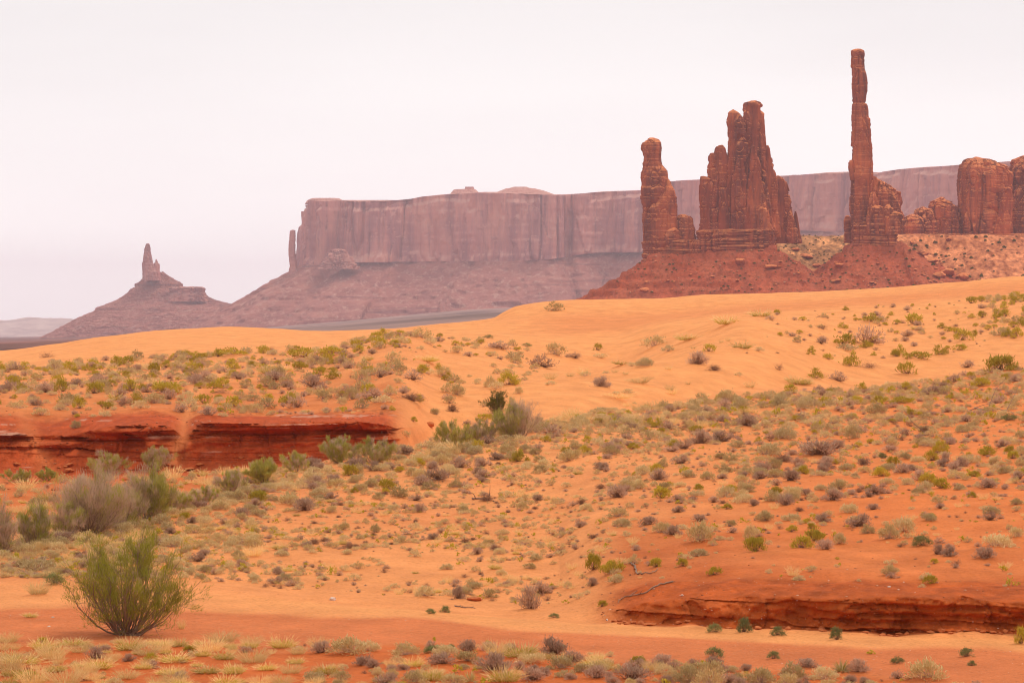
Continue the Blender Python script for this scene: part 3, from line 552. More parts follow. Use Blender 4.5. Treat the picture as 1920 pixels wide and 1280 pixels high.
# pale hills far beyond
hx = np.linspace(-2600, 420, 400); hy = np.linspace(12600, 14600, 60); HX, HY = np.meshgrid(hx, hy)
ridge = K({-2600: 590, -900: 592, -200: 600, 0: 599, 60: 596.5, 110: 598, 150: 600, 200: 606, 300: 618, 420: 626}, HX)
zz = ZC + (HR - ridge) / F * 13600; base = ZC - (633 - HR) / F * 13000
prof_ = smooth(12600, 13600, HY) - .6 * smooth(13700, 14600, HY)
HZ = base - 12 + (zz - base + 12) * prof_ * (1 + .12 * fbm(HX / 40, HY / 300, 0, 4, 111)) - 20 * np.abs(fbm(HX / 25, HY / 260, 0, 4, 112)) * prof_ * (1 - prof_) * 3
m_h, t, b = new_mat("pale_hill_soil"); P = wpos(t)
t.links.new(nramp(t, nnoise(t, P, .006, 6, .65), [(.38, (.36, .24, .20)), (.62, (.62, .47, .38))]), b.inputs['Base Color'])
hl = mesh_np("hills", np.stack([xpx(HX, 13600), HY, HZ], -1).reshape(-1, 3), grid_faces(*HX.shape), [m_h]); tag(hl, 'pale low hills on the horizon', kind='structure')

# ------------------------------------------------------------------ haze
import bmesh
bm = bmesh.new(); bmesh.ops.create_cube(bm, size=1.0); hm = bpy.data.meshes.new("haze"); bm.to_mesh(hm); bm.free()
hz_ = bpy.data.objects.new("haze", hm); SC.collection.objects.link(hz_); tag(hz_, 'thin lavender desert haze', kind='stuff')
x0, x1, y0, y1, zb, zt = -13500, 17500, -200, 15400, -125, 345
hz_.location = ((x0 + x1) / 2, (y0 + y1) / 2, (zb + zt) / 2); hz_.scale = (x1 - x0, y1 - y0, zt - zb)
mh = bpy.data.materials.new("haze"); mh.use_nodes = True; t = mh.node_tree; t.nodes.clear()
o_ = t.nodes.new('ShaderNodeOutputMaterial'); pv = t.nodes.new('ShaderNodeVolumePrincipled'); t.links.new(pv.outputs[0], o_.inputs['Volume'])
pv.inputs['Color'].default_value = (.95, .86, .98, 1); pv.inputs['Density'].default_value = 6.2e-5; pv.inputs['Anisotropy'].default_value = .1
hm.materials.append(mh)
# ------------------------------------------------------------------ plant materials
def plant_mat(name, c1, c2, var=.22):
    m, t, b = new_mat(name); b.inputs['Roughness'].default_value = .9
    col = nmix(t, nattr(t, 'tone').outputs['Fac'], c1, c2)
    oi = t.nodes.new('ShaderNodeObjectInfo'); h_ = t.nodes.new('ShaderNodeHueSaturation')
    mr = t.nodes.new('ShaderNodeMapRange'); mr.inputs['To Min'].default_value = 1 - var; mr.inputs['To Max'].default_value = 1 + var
    t.links.new(oi.outputs['Random'], mr.inputs['Value']); t.links.new(mr.outputs[0], h_.inputs['Value']); t.links.new(col, h_.inputs['Color'])
    t.links.new(h_.outputs[0], b.inputs['Base Color'])
    o = [n for n in t.nodes if n.type == 'OUTPUT_MATERIAL'][0]       # thin leaves let some light through
    tr = t.nodes.new('ShaderNodeBsdfTranslucent'); t.links.new(h_.outputs[0], tr.inputs['Color'])
    ms = t.nodes.new('ShaderNodeMixShader'); ms.inputs[0].default_value = .18
    t.links.new(b.outputs[0], ms.inputs[1]); t.links.new(tr.outputs[0], ms.inputs[2]); t.links.new(ms.outputs[0], o.inputs[0])
    return m
PM = {
 'sage_leaf': plant_mat('sage_leaf', (.51, .37, .15), (.68, .50, .24)), 'pale_leaf': plant_mat('pale_leaf', (.61, .45, .20), (.74, .57, .30)),
 'mauve_twig': plant_mat('mauve_twig', (.44, .27, .175), (.62, .42, .29)), 'brown_twig': plant_mat('brown_twig', (.20, .10, .058), (.36, .20, .12)),
 'yellow_leaf': plant_mat('yellow_leaf', (.40, .31, .030), (.60, .43, .06)), 'gold_green': plant_mat('gold_green', (.42, .34, .028), (.60, .46, .06)),
 'straw': plant_mat('straw', (.78, .52, .19), (.88, .66, .32)), 'green_leaf': plant_mat('green_leaf', (.20, .22, .075), (.33, .31, .12)),
 'tam_green': plant_mat('tam_green', (.26, .26, .025), (.47, .42, .07), .10), 'tam_mauve': plant_mat('tam_mauve', (.52, .35, .23), (.70, .50, .34), .1),
 'tam_olive': plant_mat('tam_olive', (.36, .33, .055), (.58, .49, .13), .10), 'bark': plant_mat('bark', (.24, .14, .09), (.42, .27, .19), .1), 'dark_green': plant_mat('dark_green', (.11, .115, .022), (.24, .21, .045), .1),
}
R = np.random.default_rng(5)
def unit(v): return v / np.maximum(np.linalg.norm(v, axis=-1, keepdims=True), 1e-9)
def blades(p0, p1, w):
    """thin triangles from p0 to p1, W wide at the foot, each turned at random"""
    ax = unit(p1 - p0); s = unit(np.cross(ax, R.normal(size=p0.shape))) * (np.asarray(w) * .5)[..., None]
    m = p0 + (p1 - p0) * .45
    return np.stack([p0 - s * .5, m + s, p1, m - s], 1).reshape(-1, 3)
class Plant:
    def __init__(s): s.V, s.m, s.t, s.mats = [], [], [], []
    def add(s, p0, p1, w, mat):
        n = len(p0); s.V.append(blades(p0, p1, np.broadcast_to(w, n)))
        if mat not in s.mats: s.mats.append(mat)
        s.m.append(np.full(n, s.mats.index(mat))); s.t.append(np.repeat(np.clip(R.normal(.5, .28, n), 0, 1), 4))
    def build(s, name, parent=None, link=False, off=None):
        V = np.concatenate(s.V); V = V - off if off is not None else V
        return mesh_np(name, V, np.arange(len(V)).reshape(-1, 4), [PM[k] for k in s.mats], parent, {'tone': np.concatenate(s.t)}, False, np.concatenate(s.m), link)
def dome(n, r, h, flat=.25):
    a = R.uniform(0, 2 * np.pi, n); z = R.uniform(0, 1, n) ** .8; q = np.sqrt(np.maximum(1 - z * z, 0)); j = R.uniform(.72, 1.0, n)
    return np.stack([r * q * np.cos(a) * j, r * q * np.sin(a) * j, (flat * .3 + (1 - .1 * flat) * z) * h * j], -1)
def bush(leaf, twig, h=.55, n=1.0, nclump=26, upright=.5, fuzz=.11, twf=.35, lw=.026):
    p = Plant(); off = R.normal(0, .05, 3); off[2] = 0
    cl = dome(nclump, .42 * R.uniform(.85, 1.1), h * .85) + off; cl[:, 0] *= R.uniform(.85, 1.2)
    nl = int(34 * n); c0 = np.repeat(cl, nl, 0); k = len(c0)
    o = unit(c0 * np.array([1, 1, .8])) * (1 - upright) + np.array([0, 0, upright]) + R.normal(0, .35, (k, 3))
    p0 = c0 + R.normal(0, .075, (k, 3)) * np.array([1, 1, .7]); p0[:, 2] = np.maximum(p0[:, 2], .01)
    p.add(p0, p0 + unit(o) * R.uniform(.5, 1.35, (k, 1)) * fuzz, lw / math.sqrt(n), leaf)
    ns = int(nclump * 12 * n * twf); ci = R.integers(0, nclump, ns)
    b0 = R.normal(0, .05, (ns, 3)) * np.array([1, 1, .2]) + np.array([0, 0, .02]); e1 = cl[ci] * R.uniform(.75, 1.12, (ns, 1)) + R.normal(0, .06, (ns, 3))
    mid = (b0 + e1) / 2 + R.normal(0, .05, (ns, 3)); mid[:, 2] -= .02
    p.add(b0, mid, .020 / math.sqrt(n), twig); p.add(mid, e1, .016 / math.sqrt(n), twig)
    return p
def tuft(mats, h=.7, n=300, spread=.75, green=0.0, lw=.016):
    p = Plant()
    for mt, nn, hs in ((mats[0], int(n * (1 - green)), 1.0), (mats[-1], int(n * green), .62)):
        if nn < 1: continue
        a = R.uniform(0, 2 * np.pi, nn); el = R.uniform(0, 1, nn) ** .6 * spread
        d = np.stack([np.sin(el) * np.cos(a), np.sin(el) * np.sin(a), np.cos(el)], -1)
        b0 = np.stack([np.cos(a), np.sin(a), 0 * a], -1) * (R.uniform(0, 1, nn) ** .5 * .30)[:, None]; ln = R.uniform(.45, 1.0, nn)[:, None] * h * hs
        m_ = b0 + d * ln * .55; e1 = m_ + unit(d + np.array([0, 0, -.28])) * ln * .5
        p.add(b0, m_, lw, mt); p.add(m_, e1, lw * .8, mt)
    return p
def tangle(twig, h=.5, n=120):
    p = Plant(); a = R.uniform(0, 2 * np.pi, n); el = R.uniform(.2, 1.45, n)
    d = np.stack([np.sin(el) * np.cos(a), np.sin(el) * np.sin(a), np.cos(el)], -1); b0 = R.normal(0, .05, (n, 3)) * np.array([1, 1, .3])
    m_ = b0 + d * R.uniform(.15, .32, (n, 1)) * np.array([1, 1, h * 1.7]); p.add(b0, m_, .020, twig)
    for _ in range(4):
        q = m_ + (R.normal(0, .11, (n, 3)) + d * .12) * np.array([1, 1, h * 1.6]); q[:, 2] = np.maximum(q[:, 2], .01); p.add(m_, q, .012, twig)
        q2 = q + (R.normal(0, .07, (n, 3)) + d * .06) * np.array([1, 1, h * 1.5]); q2[:, 2] = np.maximum(q2[:, 2], .01); p.add(q, q2, .009, twig)
    return p
def spiky(n=90):
    p = Plant(); d = unit(R.normal(size=(n, 3)) * np.array([1, 1, .8]) + np.array([0, 0, .45])); d[:, 2] = np.abs(d[:, 2])
    p.add(d * .04, d * R.uniform(.38, .55, (n, 1)), .030, 'pale_leaf'); p.add(d[:40] * .05, d[:40] * .5 + R.normal(0, .04, (40, 3)) * np.array([1, 1, 0]), .028, 'gold_green'); return p
KIND = {}      # kind -> (near meshes, far meshes, natural height/width)
def kind(name, f, ratio, near=5, far=3):
    KIND[name] = ([f(1.0).build(name) for _ in range(near)], [f(.42).build(name) for _ in range(far)], ratio)
kind('sage_bush', lambda n: bush('sage_leaf', 'mauve_twig', .52, n, 28), .60, 7, 4)
kind('salt_bush', lambda n: bush('pale_leaf', 'mauve_twig', .42, n, 30, .6, .10, .25), .50, 6, 4)
kind('twig_bush', lambda n: bush('mauve_twig', 'brown_twig', .52, n, 26, .5, .12, .8, .018), .60, 6, 4)
kind('rabbit_bush', lambda n: bush('yellow_leaf', 'brown_twig', .58, n, 24, .85, .15, .3), .68, 6, 4)
kind('grass_tuft', lambda n: tuft(('straw',), .75, int(420 * n), .85, 0, .012 / n ** .5), .72, 6, 3)
kind('grass_clump', lambda n: tuft(('straw', 'gold_green'), .62, int(620 * n), 1.15, .55, .018 / n ** .5), .58, 6, 3)
kind('dead_shrub', lambda n: tangle('brown_twig', .5, int(110 * n)), .55, 5, 3)
kind('green_shrub', lambda n: bush('green_leaf', 'brown_twig', .62, n * 1.3, 30, .6, .09, .2), .72, 4, 2)
kind('yucca_plant', lambda n: spiky(int(110 * n)), .55, 2, 1)
kind('sprout_plant', lambda n: bush('gold_green', 'brown_twig', .5, .5 * n, 8, .8, .2, .4, .05), .6, 3, 3)

# ------------------------------------------------------------------ plants and stones one can point at, read off the photograph: picture column, row of the foot, width, height, kind, label
TR = """
1037 583 34 19 sage_bush|lone bushy clump standing near the crest of the bare orange dune
787 637 40 20 sage_bush|wide grey green bush on top of the sandy mound left of the smooth dune
915 636 22 9 green_shrub|small dark green cushion plant alone on smooth orange sand behind the mound
987 652 20 9 green_shrub|flat dark green plant just beside the mauve bush on smooth orange sand
940 660 54 18 twig_bush|wide mauve brown bush on orange sand in front of the dark green cushion plant
963 679 40 16 salt_bush|low tan bush in the sand just below the wide mauve brown bush
1017 692 46 26 twig_bush|dark leafless part of the bush cluster on the reddish sand ridge
1043 671 40 26 sage_bush|tallest olive bush of the cluster on the reddish sand ridge
1077 674 34 13 twig_bush|small purple twiggy end of the bush cluster on the reddish sand ridge
1120 659 18 15 rabbit_bush|small upright yellowish bush beside the low red ledge in the dunes
1125 673 30 9 salt_bush|flat pale plant below the small upright yellowish bush
1227 653 46 22 sage_bush|broad olive bush at the foot of the dune ridge near the low red ledge
1254 661 26 12 salt_bush|pale bush leaning against the broad olive bush at the dune ridge
1290 641 46 17 grass_clump|yellow green grass strip climbing the dune ridge
1210 689 34 17 salt_bush|grey bush on the sand slope below the broad olive bush
1166 687 36 10 grass_clump|low yellow green patch on the sand edge below the red ledge
1130 729 38 23 twig_bush|mauve bush alone on the pale sand slope among dry grass
1200 722 40 16 grass_tuft|straw coloured dry grass beside the lone mauve bush on the sand slope
1160 752 50 15 grass_tuft|dry grass patch below the lone mauve bush on the sand slope
953 726 42 26 rabbit_bush|dome shaped yellow bush on the orange sand left of the smooth slope
919 728 24 22 sage_bush|grey bush touching the dome shaped yellow bush
973 739 18 14 sage_bush|small round grey bush below the dome shaped yellow bush
770 756 54 20 dead_shrub|dark twiggy bush lying at the edge above the red bank
694 754 44 24 twig_bush|dark mauve dome bush on the sand left of the twiggy bush
662 754 28 26 sage_bush|dark grey bush touching the dark mauve dome bush
855 744 32 25 sage_bush|grey bush in the middle of the sandy gully side
830 708 30 20 sage_bush|grey round bush on the slope of the sandy mound
788 703 26 18 rabbit_bush|olive bush half way down the sandy mound
800 683 44 16 grass_clump|yellow green mat of grass on the sandy mound
848 774 24 20 dead_shrub|brown dead bush low in the sandy gully
818 780 20 14 sage_bush|small pale bush beside the red boulder in the gully
87 674 36 15 dead_shrub|brown tangled bush on the bare sand at the far dune foot
106 697 32 22 salt_bush|pale bush just below the brown tangled bush on the far dune foot
238 689 38 18 rabbit_bush|bushy yellow green shrub at the foot of the far dune
261 696 26 12 twig_bush|small mauve dome touching the bushy yellow green shrub
342 684 24 17 salt_bush|round tan shrub alone at the foot of the far dune
376 674 28 13 rabbit_bush|bright yellow green shrub on the field edge under the far dune
440 672 60 14 rabbit_bush|long yellow green shrub row on the field edge under the far dune
570 676 60 22 rabbit_bush|largest yellow green shrub on the field edge where the mound begins
625 672 46 20 rabbit_bush|yellow green shrub at the very foot of the sandy mound
308 743 58 24 rabbit_bush|big yellow green mound shrub in the middle of the shrub field
362 718 32 16 twig_bush|dark mauve shrub in the shrub field behind the big yellow green mound
588 731 46 24 twig_bush|large mauve bush with red twigs in the shrub field
520 718 60 20 twig_bush|wide mauve bush high in the shrub field
290 758 40 14 sage_bush|flat olive bush just below the big yellow green mound shrub
142 805 22 17 sage_bush|single grey green bush growing on the bare red bank slope
1714 612 36 26 rabbit_bush|bushy yellow shrub alone on smooth sand under the tall pillar
1720 620 26 10 grass_clump|low yellow tuft just below the bushy yellow shrub on smooth sand
1626 650 58 38 twig_bush|largest dark mauve bush on the sand hill
1580 652 46 24 rabbit_bush|yellow olive bush leaning on the largest dark mauve bush
1588 661 44 13 salt_bush|flat silver grey bush in front of the largest dark mauve bush
1594 690 36 30 rabbit_bush|round golden yellow bush on the sand hill below the silver grey bush
1553 676 22 14 rabbit_bush|small bright yellow bush left of the round golden bush
1530 713 34 22 rabbit_bush|golden bush beside the pale grass mound at the sand hill foot
1498 725 52 20 grass_clump|pale yellow green grass mound at the foot of the sand hill
1569 717 34 20 twig_bush|mauve grey bush at the foot of the sand hill right of the golden bush
1702 705 38 26 rabbit_bush|tan yellow bush on the sand hill above the smooth sand ramp
1630 694 42 18 dead_shrub|dark dead bush beside the round golden yellow bush
1874 703 66 36 rabbit_bush|biggest tan yellow bush overhanging the smooth sand ramp
1812 692 28 16 twig_bush|mauve bush left of the biggest tan yellow bush
1681 671 24 16 rabbit_bush|upright yellow brown bush above the tan yellow bush
1720 678 60 18 rabbit_bush|long yellow bush row above the smooth sand ramp
1764 668 32 20 rabbit_bush|olive bush behind the smooth sand ramp
1797 661 36 14 rabbit_bush|bright yellow low bush next to the olive bush
1806 642 40 24 rabbit_bush|yellow tan bush high on the sand hill
1633 606 40 17 rabbit_bush|yellow green bush behind the largest dark mauve bush
1540 620 30 12 dead_shrub|red brown dead branches on the sand hill top
1497 645 20 15 sage_bush|small grey bush on top of the sand hill
1537 646 24 14 twig_bush|small mauve bush on top of the sand hill
1362 612 46 22 grass_clump|yellow green grass strip along the ridge top of the steep dune
1426 597 42 17 grass_clump|dark green grass clump on the very top of the steep dune
1392 656 36 18 grass_clump|bright yellow green grass on the shaded face of the steep dune
1307 687 42 26 twig_bush|mauve grey bush on the lower face of the steep dune
1329 661 26 16 rabbit_bush|small bright yellow bush on the lower face of the steep dune
1339 697 28 16 dead_shrub|dead twiggy bush on the lower face of the steep dune
1461 696 20 18 dead_shrub|grey dead stump bush on bare dune sand
1364 756 38 24 sage_bush|yellow topped grey bush on the crest of the near slope
1381 768 38 22 salt_bush|pale twiggy bush below the yellow topped grey bush
1399 802 40 24 twig_bush|dark brown mounded bush alone on pale sand
1516 770 36 26 salt_bush|pale twiggy bush standing on the crest of the near slope
1470 764 40 22 salt_bush|pale bush pair partner on the crest of the near slope
1606 759 32 15 rabbit_bush|olive yellow bush on the sand ramp edge
1643 781 40 24 sage_bush|dark olive bush at the edge of the shrub belt
1690 760 44 16 rabbit_bush|bright yellow topped bush in the shrub belt on the crest
1745 745 46 20 twig_bush|dark bush with bare branches in the shrub belt on the crest
1835 728 42 18 rabbit_bush|brightest yellow bush on the shrub belt crest
1537 862 86 34 twig_bush|largest purple brown bush on the near slope
1470 826 42 26 salt_bush|pale olive bush above the dead wood tangle
1467 870 40 22 dead_shrub|brown tangle of dead wood beside the largest purple brown bush
1605 824 34 26 sage_bush|olive bush with purple side above the largest purple brown bush
1314 836 42 28 twig_bush|mauve bush left on the upper near slope
1353 834 52 24 twig_bush|wide red brown twiggy bush on the upper near slope
1438 857 48 26 salt_bush|palest feathery bush left of the dead wood tangle
1763 855 30 30 rabbit_bush|golden bush clump in the middle of the stony slope
1775 868 24 20 twig_bush|purple dry bush below the golden bush clump
1851 857 36 17 rabbit_bush|low olive yellow bush on the stony slope
1897 853 24 17 rabbit_bush|small round yellow bush near the frame edge on the stony slope
1895 793 30 18 green_shrub|grey green round bush touching the bleached branch
1733 815 24 22 dead_shrub|dark dead bush with a fallen branch on the stony slope
1670 838 26 18 sage_bush|grey bush above the bare stony slope
1655 862 20 14 green_shrub|small grey green bush pair on the bare stony slope
1790 885 30 20 twig_bush|mauve feathery bush below the golden bush clump
1310 1022 58 40 sage_bush|large sprawling grey bush above the red cut bank
1260 1006 36 20 twig_bush|mauve bush left of the large sprawling grey bush
1502 1032 46 26 rabbit_bush|dark olive golden bush above the red cut bank
1528 1018 40 26 rabbit_bush|taller olive golden bush touching the dark olive golden bush
1549 1034 38 22 twig_bush|mauve twiggy bush right of the olive golden bushes
1412 1015 28 30 sage_bush|upright grey bush left of the olive golden bushes
1423 1023 16 11 rabbit_bush|tiny olive ball at the foot of the upright grey bush
1574 1024 28 22 sage_bush|round olive bush between two mauve bushes above the cut bank
1666 1016 40 32 sage_bush|large round grey bush in the row above the cut bank
1610 994 46 26 twig_bush|big mauve bush pair beside the large round grey bush
1690 1003 46 30 salt_bush|large pale bush behind the large round grey bush
1730 1027 38 26 green_shrub|dark olive dome bush above the cut bank
1757 1042 28 22 twig_bush|brown bush right of the dark olive dome bush
1780 1048 38 22 twig_bush|mauve bush below the brown bush above the cut bank
1847 1050 44 26 twig_bush|mauve grey bush under the long pale bush
1865 1029 60 26 salt_bush|long pale bush near the frame edge above the cut bank
1668 1085 34 20 sage_bush|low pale olive bush on the stony rim of the cut bank
1747 1097 28 18 rabbit_bush|small olive bush on the stony rim of the cut bank
1147 1079 42 28 rabbit_bush|bright yellow green bush at the corner of the cut bank
1113 1072 34 36 rabbit_bush|olive bush with dark stems at the corner of the cut bank
1232 1065 28 20 rabbit_bush|yellow bush beside the curved root
1279 1064 24 18 rabbit_bush|smaller yellow bush right of the curved root
1339 1081 28 18 rabbit_bush|golden round bush on the rim of the cut bank
1111 1103 22 20 twig_bush|dark mauve bush hanging on the end of the cut bank
1129 1140 20 14 rabbit_bush|olive ball on the lower end of the cut bank
1912 1209 26 36 rabbit_bush|dark olive bush at the foot of the cut bank by the frame edge
1342 1188 30 22 green_shrub|grey green round bush at the foot of the cut bank
1395 1188 32 36 green_shrub|tall loose pale green bush at the foot of the cut bank
1458 1194 32 22 green_shrub|pale green flat bush on sand below the cut bank
1570 1202 28 32 green_shrub|tall dark olive bush at the foot of the cut bank
1337 1234 36 24 green_shrub|pale green upright bush in the sandy wash
1450 1237 24 20 green_shrub|round green ball bush in the sandy wash
1633 1226 18 8 sprout_plant|tiny green sprout alone on the wash sand
1684 1246 26 18 green_shrub|grey green cushion bush in the sandy wash
1812 1234 32 22 green_shrub|green bush on the wash sand near the frame edge
1822 1248 18 13 green_shrub|small grey green plant just below the green bush on the wash
1743 1277 74 40 sage_bush|big olive bush at the bottom edge beside the sandy wash
1578 1263 44 32 yucca_plant|spiky yellow green yucca rosette at the wash edge
1610 1263 46 26 twig_bush|purple brown bush touching the yucca rosette
1516 1256 52 18 twig_bush|flat brown bush left of the yucca rosette
1538 1280 56 26 salt_bush|pale grey bush below the flat brown bush
1052 1222 22 16 green_shrub|fresh green bush on the gravel of the wash
835 1150 22 17 green_shrub|dark green round bush on the sandy bank edge of the wash
805 1152 22 13 green_shrub|paler green bush left of the dark green round bush
1038 1160 20 12 green_shrub|small green bush on the sandy edge below the mauve pile
995 1145 40 46 twig_bush|tall mauve bush pile sliding down to the wash
1014 1118 40 26 twig_bush|mauve bush on top of the bush pile above the wash
795 1121 40 20 salt_bush|pale mauve dome bush on the slope above the wash
861 1125 28 28 twig_bush|upright mauve bush left in the red clod cluster
918 1122 30 19 sage_bush|grey bush right in the red clod cluster
888 1106 34 15 salt_bush|tan bush behind the red clod cluster
844 1218 20 11 green_shrub|pale green sprawling plant in the gravel wash
835 1227 14 10 green_shrub|small round green plant below the pale green sprawling plant
814 1205 8 12 sprout_plant|thin upright green sprout in the gravel wash
57 1159 26 11 grass_clump|bright green tuft on the wash left of the big green tamarisk
104 1098 48 26 green_shrub|dark grey green dome bush left of the big green tamarisk
72 1118 42 30 grass_tuft|drooping straw grass clump left of the big green tamarisk
66 1078 72 26 salt_bush|wide pale green bush behind the drooping straw grass
40 1250 70 22 grass_clump|wide yellow green grass mound in the lower corner
65 1282 70 22 rabbit_bush|bright yellow bush cut by the bottom edge
15 1208 40 24 grass_tuft|grey straw clump at the frame edge beside the wash
105 1261 40 20 grass_clump|pale round grass clump right of the wide yellow green mound
185 1258 52 28 grass_clump|golden grass dome with pale fuzzy top
267 1256 36 16 grass_clump|small dense gold grass dome
328 1245 58 22 grass_clump|large green gold grass dome with straw fringe
318 1268 46 20 grass_clump|pale yellow grass dome below the large green gold dome
387 1265 52 18 grass_clump|flat wide grass dome of green and straw
238 1276 44 22 grass_tuft|straw grass clump beside the small dense gold dome
137 1214 56 18 grass_clump|yellow green grass row left below the big green tamarisk
150 1226 40 20 grass_tuft|long haired straw grass under the yellow green grass row
417 1208 54 26 grass_tuft|tall straw grass clump at the wash edge
430 1215 26 13 grass_clump|green grass ball in front of the tall straw grass clump
473 1212 34 22 grass_tuft|straw tuft with green foot right of the tall straw grass clump
373 1210 14 12 grass_clump|small bright green grass ball below the big green tamarisk
340 1180 14 22 grass_tuft|thin dry grass beside the big green tamarisk base
603 1228 44 28 twig_bush|mauve bush right of the white stone
660 1230 72 34 sage_bush|large olive and mauve bush at the wash edge
555 1246 32 16 grass_clump|golden grass dome below the white stone
762 1233 52 26 sage_bush|yellow green topped bush at the wash edge
818 1226 46 18 green_shrub|blue green flat bush at the wash edge
830 1249 52 22 twig_bush|mauve bush below the blue green flat bush
997 1247 62 22 salt_bush|pale green wide bush low at the wash edge
1112 1250 48 16 grass_clump|gold grass strip beside dead branches at the wash edge
1194 1250 34 20 rabbit_bush|dark yellow bush at the wash edge
1120 1276 50 30 twig_bush|pale mauve twiggy bush below the gold grass strip
1183 1281 72 32 twig_bush|large mauve bush below the dark yellow bush
808 1280 54 32 grass_clump|green gold grass bush at the bottom edge
882 1282 34 28 yucca_plant|bright green spiky plant at the bottom edge
712 1282 38 22 yucca_plant|spiky plant with dry flower stalks at the bottom edge
999 1280 58 30 twig_bush|mauve grey bush at the bottom edge right of the spiky plant
585 1278 46 20 salt_bush|low green gold bush at the bottom edge
680 1250 44 20 twig_bush|mauve bush under the large olive and mauve bush
823 905 50 26 twig_bush|large mauve bush on the near slope below the crest
573 962 48 28 twig_bush|dark mauve bush on the left shoulder of the near slope
545 946 40 22 sage_bush|grey bush touching the dark mauve bush on the shoulder
634 916 42 18 sage_bush|wide olive bush on the left shoulder of the near slope
661 907 24 15 sage_bush|round olive bush right of the wide olive bush
672 890 18 16 sage_bush|small tree shaped bush at the crest of the near slope
786 962 26 18 twig_bush|dark pyramid shaped bush on open sand
911 944 40 16 dead_shrub|dead branches spread on open sand
1158 938 44 30 twig_bush|dark mauve bush on the middle of the near slope
"""
BIG = {'wash': 'the sandy wash'}
things = []            # (object, kind, u, row, width, short label)
cnt = {}
def yaw(): return float(R.uniform(0, 2 * math.pi))
def plant(kd, pos, w, h, label, group=None, far=False, tilt=0.0):
    ms = KIND[kd][1 if far else 0]; o = bpy.data.objects.new(kd, ms[int(R.integers(len(ms)))])
    o.location = (pos[0], pos[1], pos[2] - .03 * h); o.rotation_euler = (float(R.normal(0, .04)), float(R.normal(0, .04)), yaw())
    s = w * 1.0; o.scale = (s, s, h / KIND[kd][2]); SC.collection.objects.link(o)
    tag(o, label, {'green_shrub': 'shrub', 'dead_shrub': 'dead shrub', 'grass_tuft': 'grass', 'grass_clump': 'grass', 'yucca_plant': 'yucca', 'sprout_plant': 'plant'}.get(kd, 'bush'), group)
    cnt[kd] = cnt.get(kd, 0) + 1; return o
mounds = []
def mound(pos, w):      # wind piles sand round every plant
    if w < .22 or pos[1] > 330: return 0.0
    mounds.append((pos[0], pos[1], w)); return .07 * w
placed = []            # x, y, radius
GRP = {'sage_bush': 'grey green sagebrush', 'salt_bush': 'pale saltbush', 'twig_bush': 'mauve twiggy bushes', 'rabbit_bush': 'yellow rabbitbrush', 'grass_tuft': 'straw grass tufts', 'grass_clump': 'green gold bunchgrass',
       'dead_shrub': 'dead shrubs', 'green_shrub': 'green shrubs', 'yucca_plant': 'yuccas', 'sprout_plant': 'sprouts'}
LAND = []
for ln in TR.strip().splitlines():
    a, lab = ln.split('|'); u, v, w, h, kd = a.split(); u, v, w, h = map(float, (u, v, w, h))
    if kd in ('twig_bush', 'sage_bush', 'salt_bush', 'rabbit_bush'): h *= 1.06
    pos, T_ = at_pixel(u, v - .02 * h); s = pos[1] / F
    pos = pos + np.array([0, 0, mound(pos, w * s)])
    plant(kd, pos, w * s * 1.06, h * s, lab, GRP[kd], pos[1] > 230)
    placed.append((pos[0], pos[1], w * s * .5)); LAND.append((u, v, w, kd, lab))
# ------------------------------------------------------------------ tamarisks and the small juniper: trunk of forking limbs, foliage of feathery sprays
def limbs(pts, r0, r1, n=5):
    pts = np.array(pts); k = len(pts); tg_ = unit(np.gradient(pts, axis=0)); a = unit(np.cross(tg_, np.array([.31, .52, .79]))); b_ = np.cross(tg_, a)
    th = np.arange(n) * 2 * np.pi / n; r = np.linspace(r0, r1, k)[:, None, None]
    return (pts[:, None] + r * (a[:, None] * np.cos(th)[None, :, None] + b_[:, None] * np.sin(th)[None, :, None])).reshape(-1, 3), grid_faces(k, n, True)
class Tubes:
    def __init__(s): s.V, s.F, s.n = [], [], 0
    def add(s, pts, r0, r1, n=5):
        v, f = limbs(pts, r0, r1, n); s.V.append(v); s.F.append(f + s.n); s.n += len(v)
    def build(s, name, mat, parent=None, off=0):
        V = np.concatenate(s.V) - off; return mesh_np(name, V, np.concatenate(s.F), [mat], parent, {'tone': np.clip(R.normal(.5, .25, len(V)), 0, 1)})
